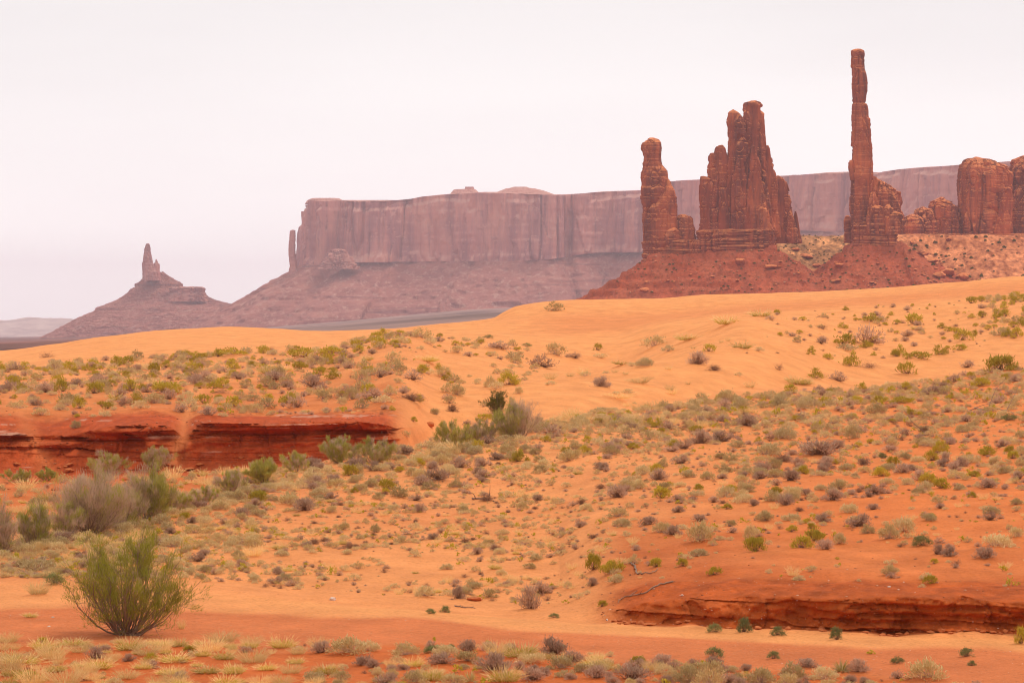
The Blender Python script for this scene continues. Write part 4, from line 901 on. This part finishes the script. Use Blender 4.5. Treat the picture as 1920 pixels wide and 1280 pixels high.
def shrub_tree(name, u, v, w, h, label, green, stems=16, spray=5200, lean=.0, group=None, lw=.010, low=0.15, gl=.10, cat='tamarisk', leaf=('tam_green', 'tam_mauve'), side=None, upright=.0):
    pos, T_ = at_pixel(u, v); s = pos[1] / F; Wm, Hm = w * s, h * s
    e = empty(name, tuple(pos)); tag(e, label, cat, group); tb, fo = Tubes(), Plant(); tips = []
    for k in range(stems):
        a = R.uniform(0, 2 * np.pi); q = math.sqrt((k + .5) / stems); reach = q * .5 * Wm
        top = Hm * (R.uniform(.80, 1.0) * math.sqrt(max(1 - (q * .93) ** 2, low)) + upright * .25 * (1 - q))
        b0 = np.array([R.normal(0, .03 * Wm), R.normal(0, .03 * Wm), -.03]); e1 = np.array([math.cos(a) * reach, math.sin(a) * reach * .8, top])
        n_ = 7; tt = np.linspace(0, 1, n_)[:, None]
        path = b0 + (e1 - b0) * np.stack([tt[:, 0] ** .8, tt[:, 0] ** .8, tt[:, 0] ** (1.0 + .45 * q)], -1) + np.cumsum(R.normal(0, .012 * Wm, (n_, 3)), 0) * tt
        tb.add(path, .011 * Hm ** .5 * R.uniform(.7, 1.5), .003, 5)
        for j in range(12):      # side limbs
            i = int(R.integers(1, n_ - 1)); p0 = path[i] + (path[i + 1] - path[i]) * R.uniform(); ln = R.uniform(.12, .34) * Hm
            d_ = unit(unit(path[i + 1] - path[i]) + R.normal(0, .75, 3) + np.array([0, 0, .35])); p2 = p0 + d_ * ln; pm = (p0 + p2) / 2 + R.normal(0, .03 * Hm, 3)
            tb.add([p0, pm, p2], (.0035 + .0025 * Hm / 2), .0015, 4); tips.append((pm, p2, i / n_)); 
        tips.append((path[-3], path[-1], 1.0)); tips.append((path[-2], path[-1] + (path[-1] - path[-2]) * .3, 1.0))
    A = np.array([t_[0] for t_ in tips]); B = np.array([t_[1] for t_ in tips]); lv = np.array([t_[2] for t_ in tips])
    spray = int(spray * (3.2 if group is None else 4.2)); wt = (.42 + lv) * R.gamma(1.3 if leaf[0] == 'tam_green' else 3, 1, len(A)); idx = R.choice(len(A), spray, p=wt / wt.sum()); f = R.uniform(.1, 1.08, (spray, 1))
    tuftc = unit(R.normal(size=(spray, 3))) * R.uniform(0, 1, (spray, 1)) ** .7 * (.060 if group is None else .11) * Hm
    p0 = A[idx] + (B[idx] - A[idx]) * f + tuftc; d_ = unit(unit(B[idx] - A[idx]) * .7 + np.array([0, 0, .75]) + R.normal(0, .28, (spray, 3)))
    p1 = p0 + d_ * R.uniform(.5, 1.3, (spray, 1)) * gl * Hm ** .5; p0[:, 2] = np.maximum(p0[:, 2], .02)
    gk = np.array([R.uniform() for _ in range(len(A))])
    if side is not None: gk = gk - side * (A[:, 0] / Wm) * 1.6
    isg = gk[idx] + R.normal(0, .08, spray) < green
    if isg.any(): fo.add(p0[isg], p1[isg], lw, leaf[0])
    if (~isg).any(): fo.add(p0[~isg], p1[~isg], lw * .6, leaf[1])
    tb.build('trunk', PM['bark'], e); fo.build('foliage', e, True)
    placed.append((pos[0], pos[1], Wm * .45)); return e
shrub_tree('tamarisk', 236, 1190, 250, 184, 'big round green tamarisk with bare forking base standing alone in the wash', .93, 50, 10500, lw=.0085, gl=.075, low=.26)
GT = 'tamarisks along the arroyo'
for a in [(168, 1003, 150, 106, 'widest mauve leafless tamarisk in the arroyo behind the lone green one', .16, 26, 6500, None), (275, 978, 100, 88, 'upright tamarisk turning green on its outer side beside the widest mauve one', .38, 16, 4600, .6),
          (62, 1026, 56, 72, 'narrow green and mauve tamarisk left of the widest mauve one', .5, 10, 2600, None), (2, 1040, 66, 84, 'mauve tamarisk cut by the frame edge', .15, 10, 2800, None),
          (118, 1012, 76, 58, 'low mauve tamarisk filling the gap left of the widest mauve one', .3, 11, 2600, None), (226, 990, 84, 74, 'mauve tamarisk squeezed between the widest one and the upright greening one', .3, 13, 3000, None),
          (330, 962, 56, 40, 'low olive tamarisk at the right end of the mauve thicket', .5, 9, 1800, None), (30, 906, 64, 22, 'low green tamarisk at the frame edge under the red bank', .75, 9, 1700, None), (85, 903, 44, 20, 'small bright green tamarisk under the red bank', .95, 7, 1300, None),
          (200, 893, 92, 40, 'wide grey green tamarisk in front of the red bank', .55, 13, 2600, None), (295, 882, 58, 42, 'round grey tamarisk under the overhang of the red bank', .45, 11, 2200, None),
          (495, 907, 76, 42, 'bright green tamarisk at the lower end of the green row', .93, 13, 2600, None), (436, 926, 60, 42, 'mauve green tamarisk on the left of the bright green one', .45, 10, 2000, None), (380, 948, 56, 34, 'thin mauve tamarisk in the gap of the arroyo', .3, 8, 1500, None),
          (555, 885, 60, 34, 'mixed green tamarisk above the bright green one', .6, 9, 1700, None), (640, 868, 80, 44, 'dark green tamarisk in front of the end of the red bank', .68, 13, 2600, None), (700, 868, 90, 40, 'olive tamarisk right of the dark green one at the red bank end', .55, 12, 2400, None),
          (850, 842, 70, 46, 'bright green upright tamarisk just behind the crest', .8, 12, 2600, None), (905, 830, 70, 38, 'mauve tamarisk between the bright green one and the tall dome', .4, 11, 2200, None), (975, 822, 104, 62, 'tall dome shaped mauve tamarisk with a green side on the crest', .22, 22, 5200, -1.0)]:
    shrub_tree('tamarisk', a[0], a[1], a[2], a[3], a[4], a[5], int(a[6] * 1.6), a[7], group=GT, lw=.013, gl=.14, side=a[8], upright=.1, low=.42, leaf=('tam_olive', 'tam_mauve'))
shrub_tree('juniper', 930, 779, 40, 48, 'small dark juniper tree standing in the gully above the tamarisk dome', 1.0, 22, 2600, lw=.018, gl=.07, cat='tree', leaf=('dark_green', 'dark_green'), low=.35)

# ------------------------------------------------------------------ dead branches and roots
def branch(label, pix, r, forks=2):
    pts = np.array([at_pixel(*p)[0] for p in pix]) + np.array([0, 0, r * 1.2]); o = pts.mean(0); tb = Tubes()
    q = np.linspace(0, len(pts) - 1, len(pts) * 4); sm = np.stack([pchip(np.arange(len(pts)), pts[:, i], q) for i in range(3)], -1)
    sm += R.normal(0, r * .5, sm.shape); tb.add(sm, r, r * .35, 6)
    for _ in range(forks):
        i = int(R.integers(2, len(sm) - 2)); L_ = np.linalg.norm(pts[-1] - pts[0]) * .25; d_ = unit(R.normal(size=3) * np.array([1, 1, .5]) + np.array([0, 0, .5]))
        tb.add([sm[i], sm[i] + d_ * L_ * .5, sm[i] + d_ * L_ + R.normal(0, L_ * .1, 3)], r * .5, r * .15, 5)
    ob = tb.build('dead_branch', PM['bark'], None, o); ob.location = o; tag(ob, label, 'branch', 'dead branches on the sand')
branch('long bleached curved branch lying on the upper slope near the frame edge', [(1826, 766), (1850, 771), (1870, 770), (1890, 772), (1902, 781)], .045)
branch('short arched bleached branch left of the long bleached branch', [(1790, 772), (1800, 768), (1812, 769), (1818, 778)], .05, 1)
branch('dead branch lying beside the dark dead bush on the stony slope', [(1716, 820), (1730, 819), (1742, 813), (1754, 806)], .05)
branch('curved root sticking out above the end of the cut bank', [(1182, 1058), (1190, 1064), (1193, 1074), (1205, 1078), (1222, 1076), (1234, 1070)], .03, 0)
branch('long dark root running down the face of the cut bank', [(1262, 1092), (1235, 1098), (1210, 1112), (1185, 1119), (1170, 1121), (1158, 1132)], .022, 2)
branch('twisted dead branch on open sand beside the dead branch pile', [(885, 936), (905, 938), (920, 941), (934, 945)], .04, 3)
branch('thin dead stick on the sandy bank edge right of the dark green round bush', [(852, 1137), (865, 1139), (880, 1140), (890, 1141)], .02, 2)

# ------------------------------------------------------------------ stones and boulders
def rock_mesh(name, seed, sub=3, flat=.7, ang=.5):
    bm = bmesh.new(); bmesh.ops.create_icosphere(bm, subdivisions=sub, radius=.5); me = bpy.data.meshes.new(name); bm.to_mesh(me); bm.free()
    co = np.zeros(len(me.vertices) * 3, np.float32); me.vertices.foreach_get('co', co); v = co.reshape(-1, 3); q = np.random.default_rng(seed)
    for _ in range(9):      # cut flat facets
        n = unit(q.normal(size=3)); d_ = q.uniform(.28, .44); k = v @ n; v = v - np.maximum(k - d_, 0)[:, None] * n * ang * 1.8
    v = v * np.array([1, q.uniform(.7, 1.1), flat]); v = v + .05 * np.stack([fbm(v[:, 0] * 4 + i * 9, v[:, 1] * 4, v[:, 2] * 4, 3, seed) for i in range(3)], -1)
    me.vertices.foreach_set('co', v.astype(np.float32).ravel()); me.update(); return me
m_pale, t, b = new_mat("pale_stone"); t.links.new(nramp(t, nnoise(t, wpos(t), 18, 3), [(.3, (.55, .36, .26)), (.7, (.80, .66, .56))]), b.inputs['Base Color'])
m_soilrock, t, b = new_mat("red_clod"); t.links.new(nramp(t, nnoise(t, wpos(t), 6, 4), [(.3, (.40, .10, .03)), (.7, (.60, .19, .065))]), b.inputs['Base Color'])
RM = [rock_mesh('boulder', 200 + i, 3, [.55, .7, .4, .8, .5][i]) for i in range(5)]
def stone(name, pos, w, h, mat, label, cat, group=None, i=None):
    me = RM[int(R.integers(5)) if i is None else i].copy(); me.materials.clear(); me.materials.append(mat); o = bpy.data.objects.new(name, me); SC.collection.objects.link(o)
    o.location = (pos[0], pos[1], pos[2] + h * .22); o.scale = (w, w * .9, h * 1.5); o.rotation_euler = (float(R.normal(0, .07)), float(R.normal(0, .07)), yaw()); tag(o, label, cat, group); return o
def gst(name, u, v, w, h, mat, label, cat, group=None, i=None):
    pos = at_pixel(u, v)[0]; s = pos[1] / F; return stone(name, pos, w * s, h * s, mat, label, cat, group, i)
gst('stone', 556, 1215, 9, 9, m_pale, 'small white stone among straw grass at the wash edge', 'stone')
gst('stone', 1667, 1101, 8, 4, m_pale, 'pale flat stone on the rim of the cut bank', 'stone')
gst('stone', 1279, 1117, 6, 6, m_pale, 'pale square stone on the face of the cut bank', 'stone')
gst('stone', 1138, 1163, 6, 5, m_pale, 'pale stone on the dark soil at the end of the cut bank', 'stone')
gst('stone', 623, 1125, 16, 12, m_pale, 'pinkish flat stone beside the red clod on the bank edge', 'stone')
gst('stone', 99, 1158, 8, 4, m_pale, 'white stone on the wash left of the big green tamarisk', 'stone')
gst('stone', 92, 1175, 9, 3, m_pale, 'flat pale stone on the wash below the bright green tuft', 'stone')
gst('soil_clod', 890, 1126, 34, 12, m_soilrock, 'red clod between the upright mauve bush and the grey bush', 'clod', None, 1)
gst('boulder', 805, 799, 26, 16, m_soilrock, 'dark red boulder half buried in the sand of the gully', 'boulder', None, 0)
gst('boulder', 355, 880, 20, 8, m_soilrock, 'broken red slab at the foot of the gap in the red bank', 'boulder', None, 2)
for k in range(120):
    far = k < 44; u = R.uniform(5, 735) if far else R.uniform(1140, 1915); c_ = col_of(u); t_ = R.uniform(11.6, 12.6) if far else R.uniform(5.75, 6.15); i = int(np.searchsorted(Tg[:, c_], t_))
    pos = np.array([(u - 960) / F * Yw[i, c_], Yw[i, c_], Zw[i, c_]]); w = R.uniform(.15, .55) if far else R.uniform(.05, .22)
    if far: stone('soil_clod', pos, w, w * .6, m_soilrock, 'red soil clod fallen at the foot of the red arroyo bank', 'clod', 'clods under the red arroyo bank')
    else: stone('soil_clod', pos, w, w * .6, m_soilrock, 'red soil clod fallen at the foot of the cut bank by the wash', 'clod', 'clods under the cut bank')
def talus_rock(u, v, w, h, label, i=None, grp='boulders on the red rubble slopes'):
    p = on_talus(u, v)
    if p is not None: stone('boulder', p, w * D1 / F, h * D1 / F, M_red, label, 'boulder', grp, i)
for a in [(1443, 503, 30, 11, 'long flat slab boulder below the broad butte'), (1490, 469, 24, 9, 'flat boulder at the shoulder of the red slope beside the butte'), (1513, 483, 34, 13, 'large smooth boulder on the slope between the butte and the tall pillar'),
          (1530, 500, 20, 8, 'boulder in the notch between the two red cones'), (1388, 497, 22, 16, 'broken rock pile under the middle of the broad butte'), (1572, 500, 20, 10, 'boulder on the shadowed shoulder of the tall pillar slope'),
          (1728, 478, 26, 11, 'boulder high on the right slope of the tall pillar'), (1748, 492, 34, 14, 'big boulder midway down the right slope of the tall pillar'), (1775, 515, 40, 20, 'largest boulder at the foot of the tall pillar slope'),
          (1805, 522, 34, 13, 'flat boulder at the outer end of the boulder spill'), (1709, 458, 9, 14, 'upright pointed stone beside the pedestal of the tall pillar'), (1778, 452, 12, 14, 'square block boulder under the short rock tower'),
          (1760, 520, 26, 12, 'boulder wedged left of the largest spill boulder'), (1566, 530, 22, 10, 'low boulder near the foot of the tall pillar cone'), (1208, 546, 20, 12, 'boulder cluster low on the slope under the knobbed finger')]: talus_rock(*a)
for k in range(60):
    u, v = R.uniform(1190, 1800), R.uniform(485, 545)
    talus_rock(u, v, R.uniform(4, 11), R.uniform(3, 6), 'small red boulder strewn on the rubble slopes under the pillars')

def merged(name, items, kd_mats, label, link=True):
    V, T_, M_, mats, n = [], [], [], [], 0
    for me, pos, sx, sz, a in items:
        co = np.zeros(len(me.vertices) * 3, np.float32); me.vertices.foreach_get('co', co); v = co.reshape(-1, 3); c_, s_ = math.cos(a), math.sin(a)
        v = np.stack([(v[:, 0] * c_ - v[:, 1] * s_) * sx, (v[:, 0] * s_ + v[:, 1] * c_) * sx, v[:, 2] * sz], -1) + pos; V.append(v)
        t_ = np.zeros(len(v), np.float32); me.attributes['tone'].data.foreach_get('value', t_); T_.append(t_)
        mi = np.zeros(len(me.polygons), np.int32); me.polygons.foreach_get('material_index', mi); loc = []
        for m in me.materials:
            if m not in mats: mats.append(m)
            loc.append(mats.index(m))
        M_.append(np.array(loc)[mi])
    V = np.concatenate(V); o = mesh_np(name, V, np.arange(len(V)).reshape(-1, 4), mats, None, {'tone': np.concatenate(T_)}, False, np.concatenate(M_)); return tag(o, label, None, None, 'stuff')

# ------------------------------------------------------------------ the rest of the plants, scattered by ground
ZN = [  # name, phrase, T range, u range, how many tries, size in metres, kinds and weights, density falloff
 ('corner', 'in the grassy red flat below the wash', (3.05, 3.93), (-10, 640), 78, (.22, .72), dict(grass_tuft=.34, grass_clump=.54, twig_bush=.06, rabbit_bush=.06)),
 ('flat', 'in the shrub strip below the wash', (3.05, 3.90), (560, 1500), 120, (.25, .8), dict(twig_bush=.34, salt_bush=.2, sage_bush=.2, grass_clump=.16, grass_tuft=.1)),
 ('flat', 'in the shrub strip below the wash', (3.0, 3.75), (1500, 1940), 40, (.25, .75), dict(twig_bush=.34, salt_bush=.3, sage_bush=.26, grass_tuft=.1)),
 ('rim', 'on the stony rim of the cut bank', (7.6, 8.5), (1160, 1940), 42, (.16, .42), dict(twig_bush=.3, rabbit_bush=.35, salt_bush=.2, dead_shrub=.15)),
 ('low', 'on the open sand just above the wash', (7.8, 9.15), (-10, 1180), 560, (.18, .52), dict(salt_bush=.42, sage_bush=.28, twig_bush=.14, dead_shrub=.08, grass_clump=.08)),
 ('slope', 'on the near slope above the cut bank', (8.4, 9.5), (1120, 1950), 560, (.28, .88), dict(sage_bush=.36, salt_bush=.26, twig_bush=.24, rabbit_bush=.10, dead_shrub=.04)),
  ('slope', 'on the near slope above the cut bank', (8.1, 8.95), (1150, 1950), 120, (.25, .72), dict(sage_bush=.34, salt_bush=.28, twig_bush=.26, rabbit_bush=.12)),
 ('upper', 'on the upper part of the near slope', (9.1, 9.75), (300, 1950), 560, (.28, .95), dict(sage_bush=.34, salt_bush=.34, twig_bush=.2, rabbit_bush=.07, dead_shrub=.05)),
 ('crest', 'in the dense belt along the crest of the near slope', (9.55, 10.12), (-20, 1330), 330, (.4, 1.05), dict(salt_bush=.52, sage_bush=.22, grass_tuft=.14, twig_bush=.12)),
 ('crest', 'in the dense belt along the crest of the near slope', (9.55, 10.15), (1330, 1950), 160, (.45, 1.15), dict(salt_bush=.3, sage_bush=.34, twig_bush=.22, rabbit_bush=.14)),
 ('shoulder', 'on the grassy shoulder behind the lone green tamarisk', (8.3, 10.1), (-20, 480), 120, (.35, 1.0), dict(salt_bush=.44, grass_tuft=.24, sage_bush=.2, grass_clump=.12)),
 ('arroyo', 'on the red floor of the arroyo', (10.6, 11.9), (-20, 640), 150, (.3, 1.1), dict(grass_clump=.3, sage_bush=.25, salt_bush=.2, grass_tuft=.25)),
 ('field', 'in the wide shrub field above the red bank', (14.2, 16.4), (-20, 760), 760, (.45, 1.45), dict(sage_bush=.30, rabbit_bush=.22, twig_bush=.2, salt_bush=.2, dead_shrub=.03, grass_clump=.05)),
 ('mound', 'on the sandy mound beside the shrub field', (12.5, 16.3), (730, 1010), 100, (.45, 1.3), dict(sage_bush=.34, rabbit_bush=.3, twig_bush=.16, salt_bush=.2)),
 ('hill', 'on the sand hill behind the smooth ramp', (14.4, 17.2), (1440, 1950), 120, (.45, 1.5), dict(rabbit_bush=.46, twig_bush=.24, sage_bush=.2, dead_shrub=.1)),
 ('corner hill', 'on the sand hill by the frame edge', (14.6, 17.2), (1820, 1950), 60, (.7, 1.6), dict(rabbit_bush=.7, sage_bush=.3)),
 ('face', 'on the bare dune slope behind the crest', (11.2, 15.2), (1010, 1420), 26, (.4, 1.1), dict(grass_tuft=.6, salt_bush=.4)),
]
LOOK = {'sage_bush': 'grey green bush', 'salt_bush': 'pale tan bush', 'twig_bush': 'mauve twiggy bush', 'rabbit_bush': 'yellow olive bush', 'grass_tuft': 'straw coloured grass tuft', 'grass_clump': 'green gold grass clump', 'dead_shrub': 'dark dead bush', 'green_shrub': 'green bush'}
cand = []
PL = np.zeros((0, 3))
cells = {}
def note(a): cells.setdefault((int(a[0] // 3), int(a[1] // 3)), []).append(a)
for a in placed: note(a)
def clear(x, y, r, f):
    ci, cj = int(x // 3), int(y // 3)
    for i in (ci - 1, ci, ci + 1):
        for j in (cj - 1, cj, cj + 1):
            for a in cells.get((i, j), ()):
                if (a[0] - x) ** 2 + ((a[1] - y) * .8) ** 2 < (f * (a[2] + r)) ** 2: return False
    return True
for zn, ph, (t0, t1), (u0, u1), n, (s0, s1), mix in ZN:
    ks = list(mix); pw = np.array([mix[k] for k in ks]); got, tries = 0, 0
    while got < n and tries < n * 14:
        tries += 1; u = R.uniform(u0, u1); c_ = col_of(u)
        ka, kb = np.searchsorted(Tg[:, c_], t0), np.searchsorted(Tg[:, c_], t1); ya, yb = Yg[ka, c_], Yg[kb, c_]
        y = math.sqrt(R.uniform(ya * ya, yb * yb)); x = (u - 960) / F * y
        patch = vnoise(x / 5, y / 7, 0, 301) * .6 + vnoise(x / 2, y / 3, 0, 302) * .5
        if patch < R.uniform(-.75, .45): continue
        pos, T_, vis = at_uY(u, y); row = HR - (pos[2] - ZC) / pos[1] * F
        if not vis or row > 1292: continue
        if T_ > 11.8 and T_ < 14.25 and u < 735: continue
        w = s0 + (s1 - s0) * R.uniform() ** (1.5 if zn == 'slope' else 1.8); k = ks[int(R.choice(len(ks), p=pw / pw.sum()))]
        if not clear(x, y, w * .5, .55 if zn in ('crest', 'corner hill') else .85): continue
        placed.append((x, y, w * .5)); note(placed[-1]); got += 1; pos = pos + np.array([0, 0, mound(pos, w)]); hr_ = KIND[k][2] * R.uniform(.75, 1.1); cand.append((w / y * F, k, pos, w, w * hr_, u, row, zn, ph))
cand.sort(key=lambda a: -a[0])
extra = []
by_land = {}
for pxw, k, pos, w, h_, u, row, zn, ph in cand:
    if cnt.get(k, 0) >= 296 or pxw < 9:
        extra.append((KIND[k][1][int(R.integers(len(KIND[k][1])))], pos - np.array([0, 0, .02]), w, h_ / KIND[k][2], yaw())); continue
    best = None; bigw = 'large' if pxw > 34 else 'small' if pxw < 17 else 'middling'
    lab = f"{bigw} {LOOK[k]} {ph}"
    for lu, lv, lw_, lk, ll in LAND:
        dx, dy = u - lu, (row - lv) * 2.2; dd = math.hypot(dx, dy)
        if dd < 75 + lw_ and (best is None or dd < best[0]) and len(ll.split()) <= 9: best = (dd, dx, dy, ll)
    grp = f"{GRP[k]} {ph}"
    if best is not None:
        side_ = ('right of' if best[1] > 0 else 'left of') if abs(best[1]) > abs(best[2]) else ('below' if best[2] > 0 else 'above')
        key = (best[3], side_, k); q = by_land.setdefault(key, []); q.append((best[0], len(things)))
        things.append((key, None))
        o = plant(k, pos, w, h_, lab, grp, pos[1] > 135); things[-1] = (key, o, bigw)
    else: plant(k, pos, w, h_, lab, grp, pos[1] > 135)
for (ll, side_, k), q in by_land.items():        # plants beside a landmark are named by it: nearest, second, third
    q.sort()
    for n_, (dd, i) in enumerate(q[:3]):
        o = things[i][1]; how = ('nearest', 'second', 'third')[n_] + ' ' if len(q) > 1 else ''
        lab = f"{how}{LOOK[k]} {side_} the {ll}"
        if len(lab.split()) <= 16: o['label'] = lab
# tiny plants nobody could count, and litter
for zn, (t0, t1), (u0, u1), n in (('a', (7.6, 10), (0, 1950), 11000), ('b', (14.2, 16.3), (0, 780), 900), ('c', (10.5, 11.9), (0, 640), 260), ('d', (3.1, 4), (0, 1940), 240), ('e', (14.3, 17.3), (1400, 1950), 120), ('f', (9.2, 10.1), (0, 1950), 1300)):
    for _ in range(n):
        u = R.uniform(u0, u1); c_ = col_of(u); ka, kb = np.searchsorted(Tg[:, c_], t0), np.searchsorted(Tg[:, c_], t1); y = math.sqrt(R.uniform(Yg[ka, c_] ** 2, Yg[kb, c_] ** 2))
        if vnoise((u - 960) / F * y / 3, y / 4, 0, 303) < R.uniform(-.7, .6): continue
        pos, T_, vis = at_uY(u, y)
        if not vis: continue
        k = ['sprout_plant', 'salt_bush', 'dead_shrub', 'salt_bush', 'sage_bush', 'grass_tuft', 'twig_bush'][int(R.integers(7))]; w = (.11 + .27 * R.uniform() ** 2) * (1 + .9 * (y > 150)); me = KIND[k][1][int(R.integers(3))]
        extra.append((me, pos, w, w * R.uniform(.7, 1.2), yaw()))
merged('scrub', extra, None, 'tiny sprouts and dry scraps of scrub strewn over the sand')
# gravel and crumbs
gv, gf, gt = [], [], []; nv = 0
octv = np.array([(1, 0, 0), (0, 1, 0), (-1, 0, 0), (0, -1, 0), (0, 0, .7), (0, 0, -.5)], float)
octf = np.array([(0, 1, 4), (1, 2, 4), (2, 3, 4), (3, 0, 4), (1, 0, 5), (2, 1, 5), (3, 2, 5), (0, 3, 5)])
def pebble(pos, r, tone):
    global nv
    v = octv * r * R.uniform(.6, 1.3, (6, 1)) * np.array([1, 1, .7]); a = yaw(); c_, s_ = math.cos(a), math.sin(a)
    gv.append(np.stack([v[:, 0] * c_ - v[:, 1] * s_, v[:, 0] * s_ + v[:, 1] * c_, v[:, 2]], -1) + pos); gf.append(octf + nv); gt.append(np.full(6, tone)); nv += 6
for (t0, t1), (u0, u1), n, (r0, r1), tn in (((4, 4.8), (0, 1940), 900, (.006, .022), (.3, 1)), ((6, 8.4), (1120, 1940), 700, (.012, .05), (.0, 1)), ((7.6, 9.6), (300, 1940), 700, (.01, .04), (-.2, .5)), ((3.05, 4), (0, 1940), 350, (.006, .025), (0, .9)),
                                       ((11.8, 14.6), (0, 740), 900, (.03, .11), (-.2, .75)), ((14, 15), (0, 740), 250, (.02, .08), (-.2, .5))):
    for _ in range(n):
        u = R.uniform(u0, u1); c_ = col_of(u); ka, kb = np.searchsorted(Tg[:, c_], t0), np.searchsorted(Tg[:, c_], t1); k = int(R.integers(ka, kb + 1)) if t0 in (6, 11.8) else int(np.clip(np.searchsorted(Yg[:, c_], R.uniform(Yg[ka, c_], Yg[kb, c_])), ka, kb))
        pebble(np.array([(u - 960) / F * Yw[k, c_], Yw[k, c_], Zw[k, c_]]), r0 + (r1 - r0) * R.uniform() ** 3, R.uniform(*tn))
m_gr, t, b = new_mat("pebble"); t.links.new(nramp(t, nattr(t, 'tone').outputs['Fac'], [(0, (.30, .09, .04)), (.6, (.48, .17, .075)), (.85, (.62, .36, .22)), (1, (.85, .70, .58))]), b.inputs['Base Color'])
g_ = mesh_np('gravel', np.concatenate(gv), np.concatenate(gf), [m_gr], None, {'tone': np.concatenate(gt)}, False); tag(g_, 'pebbles and crumbs of soil on the wash and banks', kind='stuff')
# dark scrub dots and rubble on the red slopes
dots = []
me_d = Plant(); q = dome(60, .5, .6); me_d.add(q * .3, q, .28, 'dark_green'); me_d = me_d.build('scrub')
for _ in range(230):
    u, v = R.uniform(1150, 1920), R.uniform(440, 552)
    if u < 1690 and v < 470 and not (1460 < u < 1600): continue
    p = on_talus(u, v)
    if p is None: continue
    w = R.uniform(1.0, 2.6) * (1.35 if u > 1690 else .9); dots.append((me_d, p, w, w * .8, yaw()))
for _ in range(70):
    u, v = R.uniform(1462, 1600), R.uniform(436, 500); p = on_talus(u, v)
    if p is not None: w = R.uniform(.8, 2.0); dots.append((me_d, p, w, w * .7, yaw()))
merged('talus_scrub', dots, None, 'dark dots of scrub on the rubble slopes')
gv, gf, gt, nv = [], [], [], 0
for _ in range(900):
    p = on_talus(R.uniform(1120, 1830), R.uniform(470, 552))
    if p is not None: pebble(p, .25 + .9 * R.uniform() ** 3, R.uniform(-.1, .8))
g_ = mesh_np('rubble', np.concatenate(gv), np.concatenate(gf), [m_gr], None, {'tone': np.concatenate(gt)}, False); tag(g_, 'red rubble strewn over the slopes under the pillars', kind='stuff')


dz = np.zeros(Zw.shape)
for x, y, w in mounds:
    u = 960 + x / y * F; du = 1.9 * w / y * F; a, b_ = np.searchsorted(UG, u - du), np.searchsorted(UG, u + du) + 1; c_ = col_of(u)
    i, j = np.searchsorted(Yg[:, c_], y - 1.9 * w), np.searchsorted(Yg[:, c_], y + 1.9 * w) + 1
    q = (Xw[i:j, a:b_] - x) ** 2 + (Yw[i:j, a:b_] - y) ** 2; dz[i:j, a:b_] = np.maximum(dz[i:j, a:b_], .11 * w * np.exp(-q / (.62 * w) ** 2))
co = np.stack([Xw, Yw, Zw + dz], -1).astype(np.float32); ground.data.vertices.foreach_set('co', co.ravel()); ground.data.update()
